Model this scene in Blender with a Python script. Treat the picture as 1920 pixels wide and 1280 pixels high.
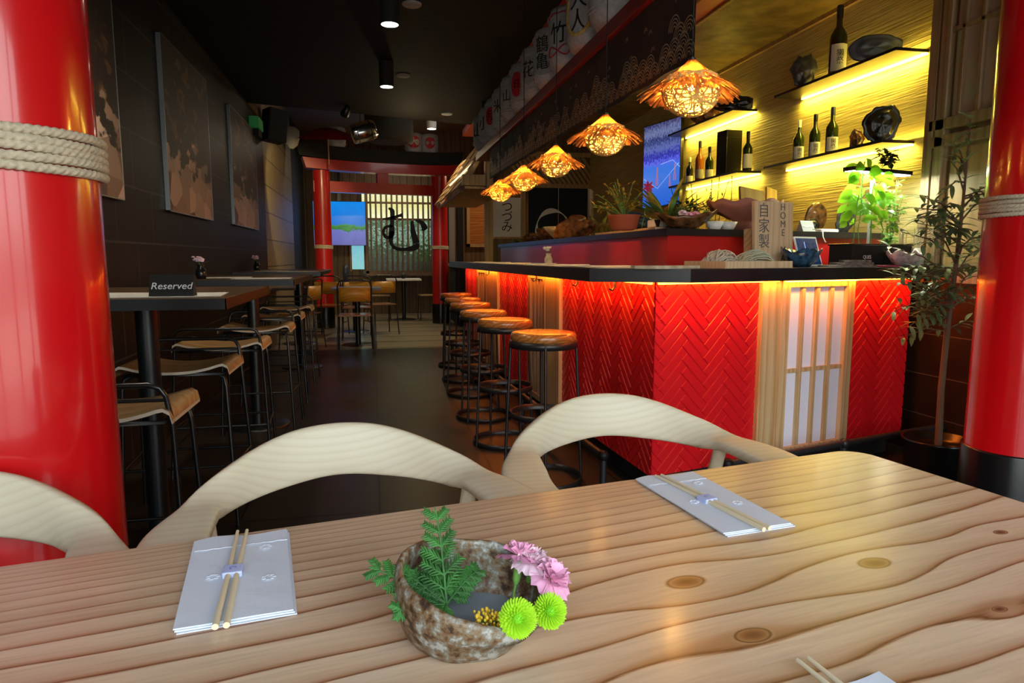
import bpy, bmesh, math, random
from mathutils import Vector, Matrix, Quaternion, noise
PI = math.pi
random.seed(7)
S = bpy.context.scene
COL = S.collection
for o in list(bpy.data.objects): bpy.data.objects.remove(o)

# ------------------------------------------------------------------ camera
cam_d = bpy.data.cameras.new('camera'); cam = bpy.data.objects.new('camera', cam_d); COL.objects.link(cam)
cam_d.sensor_width = 36; cam_d.lens = 1270/1920*36; cam_d.clip_start = 0.05
right = Vector((0.97998097, -0.1990912, 0)); down = Vector((-0.02457934, -0.12098619, -0.99234984)); fwd = Vector((0.19756812, 0.97248395, -0.1234577))
cam.matrix_world = Matrix(((right.x, -down.x, -fwd.x, 0), (right.y, -down.y, -fwd.y, 0), (right.z, -down.z, -fwd.z, 1.14), (0, 0, 0, 1)))
S.camera = cam

# ------------------------------------------------------------------ colour management, world
S.view_settings.view_transform = 'Standard'; S.view_settings.look = 'None'
S.view_settings.exposure = 0.0; S.view_settings.gamma = 1.0; S.view_settings.use_curve_mapping = False
W = bpy.data.worlds.new('daylight'); S.world = W; W.use_nodes = True
wn = W.node_tree.nodes; wl = W.node_tree.links; wn.clear()
wo = wn.new('ShaderNodeOutputWorld'); wb = wn.new('ShaderNodeBackground'); wr = wn.new('ShaderNodeValToRGB')
wt = wn.new('ShaderNodeTexCoord'); wsx = wn.new('ShaderNodeSeparateXYZ')
wl.new(wt.outputs['Generated'], wsx.inputs[0]); wl.new(wsx.outputs['Z'], wr.inputs[0]); wl.new(wr.outputs[0], wb.inputs[0]); wl.new(wb.outputs[0], wo.inputs[0])
wr.color_ramp.elements[0].position = 0.0; wr.color_ramp.elements[0].color = (0.16, 0.18, 0.17, 1)
wr.color_ramp.elements[1].position = 0.6; wr.color_ramp.elements[1].color = (0.78, 0.89, 1.0, 1)
e = wr.color_ramp.elements.new(0.06); e.color = (0.5, 0.56, 0.52, 1)
wb.inputs[1].default_value = 8.5

def strip(name, p, d, axis, color, power, length, width=.015):
    l = bpy.data.lights.new(name, 'AREA'); l.shape = 'RECTANGLE'; l.size = length; l.size_y = width; l.color = color; l.energy = power
    o = bpy.data.objects.new(name, l); COL.objects.link(o); x = Vector(axis).normalized(); z = -Vector(d).normalized(); y = z.cross(x).normalized(); x = y.cross(z)
    o.matrix_world = Matrix(((x.x, y.x, z.x, p[0]), (x.y, y.y, z.y, p[1]), (x.z, y.z, z.z, p[2]), (0, 0, 0, 1))); return o
def light(name, kind, loc, color, power, size=0.1, size_y=None, target=None, spot=None, blend=0.4):
    d = bpy.data.lights.new(name, kind); d.color = color; d.energy = power
    if kind == 'AREA':
        d.size = size
        if size_y: d.shape = 'RECTANGLE'; d.size_y = size_y
    else:
        d.shadow_soft_size = size
    if kind == 'SPOT': d.spot_size = spot; d.spot_blend = blend
    o = bpy.data.objects.new(name, d); COL.objects.link(o); o.location = loc
    if target is not None:
        o.rotation_euler = (Vector(target)-Vector(loc)).to_track_quat('-Z', 'Y').to_euler()
    return o

# ------------------------------------------------------------------ materials
M = {}
def newmat(name):
    m = bpy.data.materials.new(name); m.use_nodes = True
    nt = m.node_tree; b = nt.nodes['Principled BSDF']; M[name] = m
    return m, nt, b
def plain(name, col, rough=0.5, metal=0.0, spec=0.5, emit=None, es=0.0, bump=0.0, bscale=60, trans=0.0, coat=0.0, var=0.0, sss=0.0):
    m, nt, b = newmat(name)
    b.inputs['Base Color'].default_value = (*col, 1); b.inputs['Roughness'].default_value = rough
    b.inputs['Metallic'].default_value = metal; b.inputs['Specular IOR Level'].default_value = spec
    if coat: b.inputs['Coat Weight'].default_value = coat; b.inputs['Coat Roughness'].default_value = 0.08
    if trans: b.inputs['Transmission Weight'].default_value = trans
    if sss: b.inputs['Subsurface Weight'].default_value = sss; b.inputs['Subsurface Radius'].default_value = (.02, .01, .005)
    if emit: b.inputs['Emission Color'].default_value = (*emit, 1); b.inputs['Emission Strength'].default_value = es
    if bump or var:
        tc = nt.nodes.new('ShaderNodeTexCoord'); n = nt.nodes.new('ShaderNodeTexNoise'); n.inputs['Scale'].default_value = bscale; n.inputs['Detail'].default_value = 4
        nt.links.new(tc.outputs['Object'], n.inputs['Vector'])
        if bump:
            bp = nt.nodes.new('ShaderNodeBump'); bp.inputs['Strength'].default_value = bump; bp.inputs['Distance'].default_value = 0.01
            nt.links.new(n.outputs['Fac'], bp.inputs['Height']); nt.links.new(bp.outputs[0], b.inputs['Normal'])
        if var:
            r = nt.nodes.new('ShaderNodeValToRGB')
            r.color_ramp.elements[0].position = .35; r.color_ramp.elements[1].position = .65
            r.color_ramp.elements[0].color = (*[max(0, c*(1-var)) for c in col], 1); r.color_ramp.elements[1].color = (*[min(1, c*(1+var)) for c in col], 1)
            nt.links.new(n.outputs['Fac'], r.inputs[0]); nt.links.new(r.outputs[0], b.inputs['Base Color'])
    return m
def ramp(nt, stops, fac):
    r = nt.nodes.new('ShaderNodeValToRGB'); el = r.color_ramp.elements
    el[0].position = stops[0][0]; el[0].color = (*stops[0][1], 1); el[1].position = stops[-1][0]; el[1].color = (*stops[-1][1], 1)
    for p, c in stops[1:-1]:
        k = el.new(p); k.color = (*c, 1)
    nt.links.new(fac, r.inputs[0]); return r.outputs[0]
def math_node(nt, op, a, b=None, c=None):
    n = nt.nodes.new('ShaderNodeMath'); n.operation = op
    for i, v in enumerate((a, b, c)):
        if v is None: continue
        if isinstance(v, (int, float)): n.inputs[i].default_value = v
        else: nt.links.new(v, n.inputs[i])
    return n.outputs[0]
def wood(name, stops, axis='X', freq=22, stretch=0.06, rough=0.4, nscale=3.0, dist=0.5, coat=0.0, spec=0.5, fine=0.12, bump=0.15):
    """grain runs along axis, in object space"""
    m, nt, b = newmat(name)
    tc = nt.nodes.new('ShaderNodeTexCoord'); mp = nt.nodes.new('ShaderNodeMapping')
    sc = [1, 1, 1]; sc['XYZ'.index(axis)] = stretch; mp.inputs['Scale'].default_value = sc
    nt.links.new(tc.outputs['Object'], mp.inputs[0])
    n = nt.nodes.new('ShaderNodeTexNoise'); n.inputs['Scale'].default_value = nscale; n.inputs['Detail'].default_value = 3
    nt.links.new(mp.outputs[0], n.inputs['Vector'])
    sx = nt.nodes.new('ShaderNodeSeparateXYZ'); nt.links.new(mp.outputs[0], sx.inputs[0])
    others = [a for a in 'XYZ' if a != axis]
    s = math_node(nt, 'ADD', sx.outputs[others[0]], sx.outputs[others[1]])
    s = math_node(nt, 'ADD', s, math_node(nt, 'MULTIPLY', n.outputs['Fac'], dist))
    f = math_node(nt, 'FRACT', math_node(nt, 'MULTIPLY', s, freq))
    n2 = nt.nodes.new('ShaderNodeTexNoise'); n2.inputs['Scale'].default_value = nscale*40; n2.inputs['Detail'].default_value = 2
    nt.links.new(mp.outputs[0], n2.inputs['Vector'])
    f2 = math_node(nt, 'ADD', f, math_node(nt, 'MULTIPLY', math_node(nt, 'SUBTRACT', n2.outputs['Fac'], 0.5), fine*4))
    nt.links.new(ramp(nt, stops, f2), b.inputs['Base Color'])
    b.inputs['Roughness'].default_value = rough; b.inputs['Specular IOR Level'].default_value = spec
    if coat: b.inputs['Coat Weight'].default_value = coat; b.inputs['Coat Roughness'].default_value = .12
    if bump:
        bp = nt.nodes.new('ShaderNodeBump'); bp.inputs['Strength'].default_value = bump; bp.inputs['Distance'].default_value = 0.002
        nt.links.new(n2.outputs['Fac'], bp.inputs['Height']); nt.links.new(bp.outputs[0], b.inputs['Normal'])
    return m
def tiles(name, c1, c2, grout, w, h, plane='XZ', rough=0.4, mortar=0.004, bump=0.3, off=0.5, streak=True, spec=.5, nmix=.7):
    m, nt, b = newmat(name)
    tc = nt.nodes.new('ShaderNodeTexCoord'); sx = nt.nodes.new('ShaderNodeSeparateXYZ'); cx = nt.nodes.new('ShaderNodeCombineXYZ')
    nt.links.new(tc.outputs['Object'], sx.inputs[0])
    nt.links.new(sx.outputs[plane[0]], cx.inputs[0]); nt.links.new(sx.outputs[plane[1]], cx.inputs[1])
    br = nt.nodes.new('ShaderNodeTexBrick'); nt.links.new(cx.outputs[0], br.inputs['Vector'])
    br.offset = off; br.inputs['Scale'].default_value = 1; br.inputs['Brick Width'].default_value = w; br.inputs['Row Height'].default_value = h
    br.inputs['Mortar Size'].default_value = mortar; br.inputs['Color1'].default_value = (*c1, 1); br.inputs['Color2'].default_value = (*c2, 1); br.inputs['Mortar'].default_value = (*grout, 1)
    br.inputs['Mortar Smooth'].default_value = 0.1
    n = nt.nodes.new('ShaderNodeTexNoise'); n.inputs['Scale'].default_value = 5; n.inputs['Detail'].default_value = 6
    mp = nt.nodes.new('ShaderNodeMapping'); mp.inputs['Scale'].default_value = (4, .7, 1) if streak else (1, 1, 1)
    nt.links.new(cx.outputs[0], mp.inputs[0]); nt.links.new(mp.outputs[0], n.inputs['Vector'])
    mx = nt.nodes.new('ShaderNodeMixRGB'); mx.blend_type = 'MULTIPLY'; mx.inputs[0].default_value = nmix
    nt.links.new(br.outputs[0], mx.inputs[1]); nt.links.new(ramp(nt, [(.3, (.55, .55, .55)), (.7, (1.3, 1.3, 1.3))], n.outputs['Fac']), mx.inputs[2])
    nt.links.new(mx.outputs[0], b.inputs['Base Color'])
    nt.links.new(math_node(nt, 'ADD', math_node(nt, 'MULTIPLY', n.outputs['Fac'], 0.1), rough-0.05), b.inputs['Roughness'])
    b.inputs['Specular IOR Level'].default_value = spec
    bp = nt.nodes.new('ShaderNodeBump'); bp.inputs['Strength'].default_value = bump; bp.inputs['Distance'].default_value = 0.003; bp.invert = True
    nt.links.new(br.outputs['Fac'], bp.inputs['Height']); nt.links.new(bp.outputs[0], b.inputs['Normal'])
    return m

plain('red_gloss', (0.62, 0.004, 0.008), 0.22, coat=0.6, bump=0.03, bscale=9)
plain('red_paint', (0.52, 0.012, 0.012), 0.3, coat=0.2)
plain('red_tile', (0.66, 0.008, 0.014), 0.35, coat=0.15)
plain('dark_red', (0.23, 0.006, 0.008), 0.45)
plain('black_gloss', (0.006, 0.006, 0.007), 0.25)
plain('black_metal', (0.008, 0.008, 0.009), 0.32, spec=0.6)
plain('iron', (0.05, 0.045, 0.045), 0.38, metal=0.7, bump=.1)
plain('pipe_iron', (0.035, 0.035, 0.04), 0.45, metal=0.5, bump=.15, bscale=90)
plain('black_matte', (0.01, 0.009, 0.009), 0.8)
plain('ceiling_black', (0.007, 0.005, 0.004), 0.7, spec=.2, bump=.3, bscale=14)
plain('rope', (0.56, 0.47, 0.35), 0.9, var=.15, bscale=120)
plain('white', (0.8, 0.8, 0.8), 0.5)
plain('paper', (0.72, 0.78, 0.9), 0.75, bump=.15, bscale=35)
plain('paper_warm', (0.82, 0.8, 0.75), 0.8)
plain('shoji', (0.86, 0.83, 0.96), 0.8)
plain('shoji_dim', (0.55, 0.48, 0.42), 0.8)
plain('bamboo', (0.78, 0.68, 0.48), 0.5)
plain('blue_print', (0.22, 0.3, 0.72), 0.7)
plain('blue_band', (0.5, 0.56, 0.88), 0.7)
plain('emboss', (0.85, 0.88, 0.98), 0.6)
plain('slab_black', (0.012, 0.010, 0.013), 0.3, var=.3, bscale=6)
plain('chrome', (0.6, 0.6, 0.6), 0.15, metal=1)
plain('pink', (0.86, 0.42, 0.62), 0.6, sss=.1, var=.15, bscale=60)
plain('pink_pale', (0.85, 0.62, 0.72), 0.6, sss=.1)
plain('magenta', (0.5, 0.01, 0.1), 0.6)
plain('lime', (0.42, 0.75, 0.02), 0.6, sss=.1)
plain('lime_centre', (0.22, 0.6, 0.01), 0.6)
plain('yellow_bud', (0.85, 0.55, 0.04), 0.6)
plain('stem_green', (0.16, 0.34, 0.06), 0.6)
plain('fern', (0.035, 0.15, 0.025), 0.6, var=.4, bscale=40)
plain('leaf_bright', (0.13, 0.42, 0.02), 0.45, var=.4, bscale=12)
plain('leaf_dark', (0.02, 0.06, 0.015), 0.5, var=.4, bscale=12)
plain('leaf_olive', (0.18, 0.27, 0.12), 0.42, var=.45, bscale=10)
plain('leaf_mixed', (0.5, 0.33, 0.04), 0.5, var=.6, bscale=14)
plain('leaf_mid', (0.14, 0.26, 0.06), 0.5, var=.5, bscale=12)
plain('bark', (0.16, 0.09, 0.05), 0.8, bump=.4)
plain('terracotta', (0.42, 0.08, 0.03), 0.7)
plain('clay', (0.33, 0.13, 0.1), 0.65, bump=.25, bscale=25)
plain('ceramic_white', (0.72, 0.7, 0.68), 0.25)
plain('ceramic_cream', (0.55, 0.47, 0.33), 0.6, var=.25, bscale=30)
plain('ceramic_blue', (0.03, 0.07, 0.13), 0.15, var=.6, bscale=40)
plain('shell_brown', (0.12, 0.05, 0.02), 0.2, var=.7, bscale=25, bump=.4)
plain('shell_grey', (0.055, 0.055, 0.065), 0.3, var=.5, bscale=20, bump=.3)
plain('platter_slate', (0.06, 0.068, 0.09), 0.35, var=.35, bscale=18)
plain('moss', (0.14, 0.13, 0.03), 0.9, var=.7, bscale=30, bump=.5)
plain('glass_dark', (0.008, 0.012, 0.006), 0.08, spec=.7)
plain('glass_green', (0.018, 0.032, 0.004), 0.08, spec=.7)
plain('glass_amber', (0.28, 0.08, 0.005), 0.1, spec=.7)
plain('foil_black', (0.01, 0.01, 0.012), 0.3)
plain('foil_white', (0.75, 0.72, 0.6), 0.4)
plain('label_white', (0.72, 0.7, 0.62), 0.6)
plain('ink', (0.006, 0.006, 0.006), 0.6)
plain('pencil', (0.12, 0.11, 0.11), 0.7)
plain('chalk', (0.85, 0.85, 0.85), 0.7)
plain('gold_print', (0.42, 0.30, 0.18), 0.6)
plain('noren', (0.009, 0.008, 0.013), 0.85)
plain('noren_blue', (0.012, 0.016, 0.026), 0.85, bump=.2, bscale=6)
plain('noodle', (0.62, 0.56, 0.48), 0.7)
plain('noodle_green', (0.5, 0.53, 0.42), 0.7)
plain('cloth_pink', (0.75, 0.6, 0.62), 0.8, var=.25, bscale=45)
plain('gold', (0.55, 0.38, 0.1), 0.5)
plain('red_ink', (0.5, 0.02, 0.03), 0.6)
plain('straw_white', (0.40, 0.40, 0.43), 0.75, bump=.3, bscale=40, var=.12)
plain('grey_band', (0.3, 0.29, 0.3), 0.7)
plain('glass_vase', (0.01, 0.01, 0.012), 0.1)
plain('navy', (0.02, 0.03, 0.07), 0.4)
plain('umbrella_red', (0.25, 0.01, 0.01), 0.5)
plain('speaker_white', (0.6, 0.58, 0.55), 0.5)
plain('exit_green', (0.02, 0.16, 0.04), 0.5, emit=(0.03, .3, .07), es=.1)
plain('frame_aluminium', (0.35, 0.36, 0.38), 0.35, metal=.8)
plain('slate_stone', (0.2, 0.15, 0.13), 0.6, var=.5, bscale=30, bump=.4)
plain('stone_beige', (0.45, 0.38, 0.28), 0.6, var=.3, bscale=20)
plain('water', (0.25, 0.3, 0.34), 0.03, spec=.8)
plain('flower_green', (0.3, 0.5, 0.06), .6)
plain('ivory', (0.75, 0.7, 0.6), .5)
# light-giving materials
plain('lamp_white', (1, 1, 1), emit=(1, .97, .75), es=14)
plain('lamp_bulb', (1, 1, 1), emit=(1, .62, .12), es=60)
plain('led_yellow', (1, 1, 1), emit=(1, .80, .10), es=11)
plain('led_orange', (1, 1, 1), emit=(1, .30, .02), es=12)
plain('warm_panel', (1, 1, 1), emit=(1, .85, .5), es=1.6)
plain('grow_light', (1, 1, 1), emit=(.92, 1, .85), es=14)
# woods
ASH = [(0, (.69, .59, .43)), (.55, (.73, .64, .48)), (.86, (.70, .60, .44)), (.96, (.655, .55, .39)), (1, (.68, .58, .42))]
wood('ash', ASH, 'X', freq=44, rough=.42, nscale=2.2, dist=.25, stretch=.12, fine=.05, bump=.08)
wood('ash_leg', ASH, 'Z', freq=26, rough=.42, fine=.05, bump=.08)
PINE = [(0, (.55, .36, .17)), (.5, (.66, .46, .25)), (.85, (.5, .27, .1)), (1, (.56, .36, .17))]
wood('pine_post', PINE, 'Z', freq=22, rough=.5, dist=.5)
wood('pine_rail', PINE, 'X', freq=22, rough=.5, dist=.5)
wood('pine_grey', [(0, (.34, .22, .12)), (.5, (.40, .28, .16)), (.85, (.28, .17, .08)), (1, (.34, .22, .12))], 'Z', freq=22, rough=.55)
wood('stool_wood', [(0, (.36, .12, .025)), (.5, (.5, .19, .045)), (.85, (.26, .08, .015)), (1, (.36, .13, .03))], 'X', freq=30, rough=.25, coat=.4)
wood('plywood', [(0, (.34, .20, .085)), (.5, (.42, .27, .12)), (.85, (.3, .16, .06)), (1, (.34, .2, .08))], 'X', freq=16, rough=.4)
plain('ply_edge', (.62, .5, .38), .6)
wood('orange_ply', [(0, (.6, .27, .03)), (.6, (.7, .34, .05)), (1, (.55, .22, .02))], 'X', freq=24, rough=.35)
wood('table_dark', [(0, (.10, .055, .025)), (.5, (.14, .075, .035)), (1, (.06, .03, .015))], 'X', freq=20, rough=.3)
wood('brown_planks', [(0, (.13, .065, .025)), (.5, (.17, .09, .035)), (.9, (.08, .035, .012)), (1, (.12, .06, .02))], 'Z', freq=9, rough=.6)
wood('light_planks', [(0, (.42, .25, .1)), (.5, (.47, .29, .12)), (.9, (.36, .2, .07)), (1, (.42, .25, .1))], 'Z', freq=14, rough=.5)
wood('screen_wood', [(0, (.25, .16, .09)), (.5, (.31, .21, .12)), (1, (.21, .12, .06))], 'Z', freq=12, rough=.5)
wood('sign_wood', [(0, (.62, .42, .26)), (.5, (.68, .48, .31)), (1, (.55, .34, .18))], 'Z', freq=30, rough=.55)
wood('yellow_wood', [(0, (.7, .42, .08)), (.5, (.8, .5, .12)), (1, (.6, .33, .05))], 'Z', freq=20, rough=.5)
tiles('wall_tile_left', (.012, .009, .008), (.016, .011, .009), (.05, .045, .04), .6, .305, 'YZ', .5, .006, off=.5, spec=.22)
tiles('wall_tile_right', (.022, .013, .008), (.027, .015, .010), (.10, .08, .06), 1.2, .235, 'YZ', .5, .003, streak=False, spec=.25)
tiles('floor_tile', (.022, .018, .014), (.028, .023, .018), (.004, .004, .003), .6, .6, 'XY', .34, .005, off=0, streak=False, spec=.3, nmix=.25)
tiles('floor_pale', (.30, .25, .16), (.33, .27, .18), (.03, .02, .015), 6, .62, 'XY', .3, .02, off=0, streak=False, nmix=.2)
tiles('plank_wall', (.12, .07, .032), (.16, .095, .045), (.02, .01, .006), .14, 8, 'XZ', .6, .006, off=0)
tiles('slat_wall_left', (.2, .15, .08), (.26, .19, .10), (.03, .02, .01), 3, .34, 'YZ', .55, .006, off=0)

def table_wood():
    m, nt, b = newmat('table_pine')
    tc = nt.nodes.new('ShaderNodeTexCoord'); sx = nt.nodes.new('ShaderNodeSeparateXYZ'); nt.links.new(tc.outputs['Object'], sx.inputs[0])
    X, Y = sx.outputs['X'], sx.outputs['Y']
    mp = nt.nodes.new('ShaderNodeMapping'); mp.inputs['Scale'].default_value = (1.1, 4.5, 0); nt.links.new(tc.outputs['Object'], mp.inputs[0])
    n = nt.nodes.new('ShaderNodeTexNoise'); n.inputs['Scale'].default_value = 1.5; n.inputs['Detail'].default_value = 2.2; nt.links.new(mp.outputs[0], n.inputs['Vector'])
    v = math_node(nt, 'MULTIPLY', Y, -1.0)
    amp = math_node(nt, 'ADD', 0.015, math_node(nt, 'MULTIPLY', v, 0.24))
    v = math_node(nt, 'ADD', v, math_node(nt, 'MULTIPLY', math_node(nt, 'SUBTRACT', n.outputs['Fac'], .5), amp))
    v = math_node(nt, 'ADD', v, math_node(nt, 'MULTIPLY', X, 0.035))
    knots = [(-.569, -.357, .022, 0), (-.312, -.403, .020, 1), (-.574, -.480, .020, 2), (-.281, -.539, .009, 3), (-.06, -.397, .010, 1)]
    km = None; kd = None
    for kx, ky, kr, kind in knots:
        dx = math_node(nt, 'SUBTRACT', X, kx); dy = math_node(nt, 'SUBTRACT', Y, ky)
        d2 = math_node(nt, 'ADD', math_node(nt, 'MULTIPLY', math_node(nt, 'MULTIPLY', dx, dx), 1/(kr*5.0)**2),
                       math_node(nt, 'MULTIPLY', math_node(nt, 'MULTIPLY', dy, dy), 1/(kr*2.3)**2))
        g = math_node(nt, 'EXPONENT', math_node(nt, 'MULTIPLY', d2, -1.0))
        dv = math_node(nt, 'ADD', math_node(nt, 'MULTIPLY', dy, -1.0), 0.0)
        v = math_node(nt, 'SUBTRACT', v, math_node(nt, 'MULTIPLY', dv, math_node(nt, 'MULTIPLY', g, .92)))
        d2b = math_node(nt, 'ADD', math_node(nt, 'MULTIPLY', math_node(nt, 'MULTIPLY', dx, dx), 1/(1.25*kr)**2),
                        math_node(nt, 'MULTIPLY', math_node(nt, 'MULTIPLY', dy, dy), 1/(.72*kr)**2))
        d2b = math_node(nt, 'ADD', d2b, math_node(nt, 'MULTIPLY', math_node(nt, 'SUBTRACT', n.outputs['Fac'], .5), .8))
        kd = d2b if kd is None else math_node(nt, 'MINIMUM', kd, d2b)
    rings = math_node(nt, 'ADD', math_node(nt, 'MULTIPLY', v, 17.0),
                      math_node(nt, 'MULTIPLY', math_node(nt, 'SUBTRACT', 1.0, math_node(nt, 'EXPONENT', math_node(nt, 'MULTIPLY', v, -9.0))), 6.0))
    f = math_node(nt, 'FRACT', rings)
    mp2 = nt.nodes.new('ShaderNodeMapping'); mp2.inputs['Scale'].default_value = (6, 110, 1); nt.links.new(tc.outputs['Object'], mp2.inputs[0])
    n2 = nt.nodes.new('ShaderNodeTexNoise'); n2.inputs['Scale'].default_value = 2; n2.inputs['Detail'].default_value = 4; nt.links.new(mp2.outputs[0], n2.inputs['Vector'])
    fn = math_node(nt, 'ADD', f, math_node(nt, 'MULTIPLY', math_node(nt, 'SUBTRACT', n2.outputs['Fac'], .5), .10))
    base = ramp(nt, [(0, (.66, .45, .30)), (.05, (.74, .56, .40)), (.5, (.70, .51, .35)), (.78, (.62, .41, .27)), (.91, (.45, .23, .12)), (.96, (.19, .06, .022)), (1, (.50, .29, .17))], fn)
    # far side: quieter, closer lines
    quiet = nt.nodes.new('ShaderNodeMixRGB'); nt.links.new(ramp(nt, [(0, (.55, .55, .55)), (.13, (.4, .4, .4)), (.24, (0, 0, 0))], math_node(nt, 'MULTIPLY', Y, -1.0)), quiet.inputs[0])
    nt.links.new(base, quiet.inputs[1]); quiet.inputs[2].default_value = (.66, .46, .31, 1); base = quiet.outputs[0]
    n5 = nt.nodes.new('ShaderNodeTexNoise'); n5.inputs['Scale'].default_value = 2.3; nt.links.new(mp.outputs[0], n5.inputs['Vector'])
    mv = nt.nodes.new('ShaderNodeMixRGB'); mv.blend_type = 'MULTIPLY'; mv.inputs[0].default_value = .8; nt.links.new(base, mv.inputs[1]); nt.links.new(ramp(nt, [(.3, (.84, .80, .76)), (.65, (1.08, 1.08, 1.08))], n5.outputs['Fac']), mv.inputs[2]); base = mv.outputs[0]
    # fine fibres
    mx = nt.nodes.new('ShaderNodeMixRGB'); mx.blend_type = 'MULTIPLY'; mx.inputs[0].default_value = .5
    nt.links.new(base, mx.inputs[1]); nt.links.new(ramp(nt, [(.3, (.8, .76, .72)), (.6, (1.08, 1.08, 1.08))], n2.outputs['Fac']), mx.inputs[2])
    # knots
    mk = nt.nodes.new('ShaderNodeMixRGB'); nt.links.new(ramp(nt, [(.0, (1, 1, 1)), (.45, (.9, .9, .9)), (.62, (0, 0, 0))], math_node(nt, 'MULTIPLY', kd, .5)), mk.inputs[0])
    nt.links.new(mx.outputs[0], mk.inputs[1])
    nt.links.new(ramp(nt, [(0, (.13, .04, .02)), (.12, (.24, .09, .04)), (.28, (.38, .18, .08)), (.38, (.12, .035, .015)), (.46, (.42, .23, .11)), (.55, (.5, .32, .18))], math_node(nt, 'MULTIPLY', kd, .5)), mk.inputs[2])
    nt.links.new(mk.outputs[0], b.inputs['Base Color'])
    b.inputs['Roughness'].default_value = .36; b.inputs['Coat Weight'].default_value = .16; b.inputs['Coat Roughness'].default_value = .16
    bp = nt.nodes.new('ShaderNodeBump'); bp.inputs['Strength'].default_value = .12; bp.inputs['Distance'].default_value = .001
    nt.links.new(n2.outputs['Fac'], bp.inputs['Height']); nt.links.new(bp.outputs[0], b.inputs['Normal'])
table_wood()

def bowl_glaze():
    m, nt, b = newmat('bowl_glaze')
    tc = nt.nodes.new('ShaderNodeTexCoord')
    n = nt.nodes.new('ShaderNodeTexNoise'); n.inputs['Scale'].default_value = 95; n.inputs['Detail'].default_value = 5; n.inputs['Roughness'].default_value = .6
    n3 = nt.nodes.new('ShaderNodeTexNoise'); n3.inputs['Scale'].default_value = 9; n3.inputs['Detail'].default_value = 3
    nt.links.new(tc.outputs['Object'], n.inputs['Vector']); nt.links.new(tc.outputs['Object'], n3.inputs['Vector'])
    f = math_node(nt, 'ADD', math_node(nt, 'MULTIPLY', n.outputs['Fac'], .75), math_node(nt, 'MULTIPLY', n3.outputs['Fac'], .3))
    c = ramp(nt, [(.40, (.035, .018, .010)), (.46, (.12, .062, .03)), (.52, (.2, .125, .065)), (.565, (.2, .18, .14)), (.64, (.40, .40, .37))], f)
    nt.links.new(c, b.inputs['Base Color']); b.inputs['Roughness'].default_value = .42
    bp = nt.nodes.new('ShaderNodeBump'); bp.inputs['Strength'].default_value = .5; bp.inputs['Distance'].default_value = .004
    nt.links.new(f, bp.inputs['Height']); nt.links.new(bp.outputs[0], b.inputs['Normal'])
bowl_glaze()

def grasscloth():
    m, nt, b = newmat('grasscloth')
    tc = nt.nodes.new('ShaderNodeTexCoord'); mp = nt.nodes.new('ShaderNodeMapping'); mp.inputs['Scale'].default_value = (1, 1.1, 34)
    nt.links.new(tc.outputs['Object'], mp.inputs[0])
    n = nt.nodes.new('ShaderNodeTexNoise'); n.inputs['Scale'].default_value = 3; n.inputs['Detail'].default_value = 5; nt.links.new(mp.outputs[0], n.inputs['Vector'])
    nt.links.new(ramp(nt, [(.3, (.42, .33, .12)), (.5, (.58, .46, .19)), (.7, (.68, .56, .26))], n.outputs['Fac']), b.inputs['Base Color'])
    b.inputs['Roughness'].default_value = .6
    bp = nt.nodes.new('ShaderNodeBump'); bp.inputs['Strength'].default_value = .7; bp.inputs['Distance'].default_value = .008
    nt.links.new(n.outputs['Fac'], bp.inputs['Height']); nt.links.new(bp.outputs[0], b.inputs['Normal'])
grasscloth()
plain('gold_ceiling', (.26, .17, .05), .45, var=.4, bscale=7, bump=.3)

def raffia():
    m, nt, b = newmat('raffia')
    out = nt.nodes['Material Output']
    b.inputs['Base Color'].default_value = (.55, .25, .10, 1); b.inputs['Roughness'].default_value = .6
    tr = nt.nodes.new('ShaderNodeBsdfTranslucent'); tr.inputs[0].default_value = (.95, .42, .08, 1)
    mx = nt.nodes.new('ShaderNodeMixShader'); mx.inputs[0].default_value = .5
    nt.links.new(b.outputs[0], mx.inputs[1]); nt.links.new(tr.outputs[0], mx.inputs[2]); nt.links.new(mx.outputs[0], out.inputs[0])
raffia()
plain('rattan', (.9, .55, .16), .5)

def leafy(name, col):   # translucent leaf
    m, nt, b = newmat(name); out = nt.nodes['Material Output']
    b.inputs['Base Color'].default_value = (*col, 1); b.inputs['Roughness'].default_value = .4
    tr = nt.nodes.new('ShaderNodeBsdfTranslucent'); tr.inputs[0].default_value = (col[0]*1.8, col[1]*1.5, col[2]*1.2, 1)
    mx = nt.nodes.new('ShaderNodeMixShader'); mx.inputs[0].default_value = .45
    nt.links.new(b.outputs[0], mx.inputs[1]); nt.links.new(tr.outputs[0], mx.inputs[2]); nt.links.new(mx.outputs[0], out.inputs[0])
leafy('basil_leaf', (.16, .40, .02)); leafy('herb_leaf', (.14, .38, .09))

def screen(name, stops, scale, strength, axis='V', detail=5, dist=0.0):
    """a lit picture on a display: generated colour bands broken up by noise"""
    m, nt, b = newmat(name)
    tc = nt.nodes.new('ShaderNodeTexCoord'); sx = nt.nodes.new('ShaderNodeSeparateXYZ'); nt.links.new(tc.outputs['Generated'], sx.inputs[0])
    n = nt.nodes.new('ShaderNodeTexNoise'); n.inputs['Scale'].default_value = scale; n.inputs['Detail'].default_value = detail; nt.links.new(tc.outputs['Generated'], n.inputs['Vector'])
    f = math_node(nt, 'ADD', sx.outputs['Z'], math_node(nt, 'MULTIPLY', math_node(nt, 'SUBTRACT', n.outputs['Fac'], .5), dist))
    c = ramp(nt, stops, f)
    b.inputs['Base Color'].default_value = (0, 0, 0, 1); b.inputs['Roughness'].default_value = .2
    nt.links.new(c, b.inputs['Emission Color']); b.inputs['Emission Strength'].default_value = strength
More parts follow.
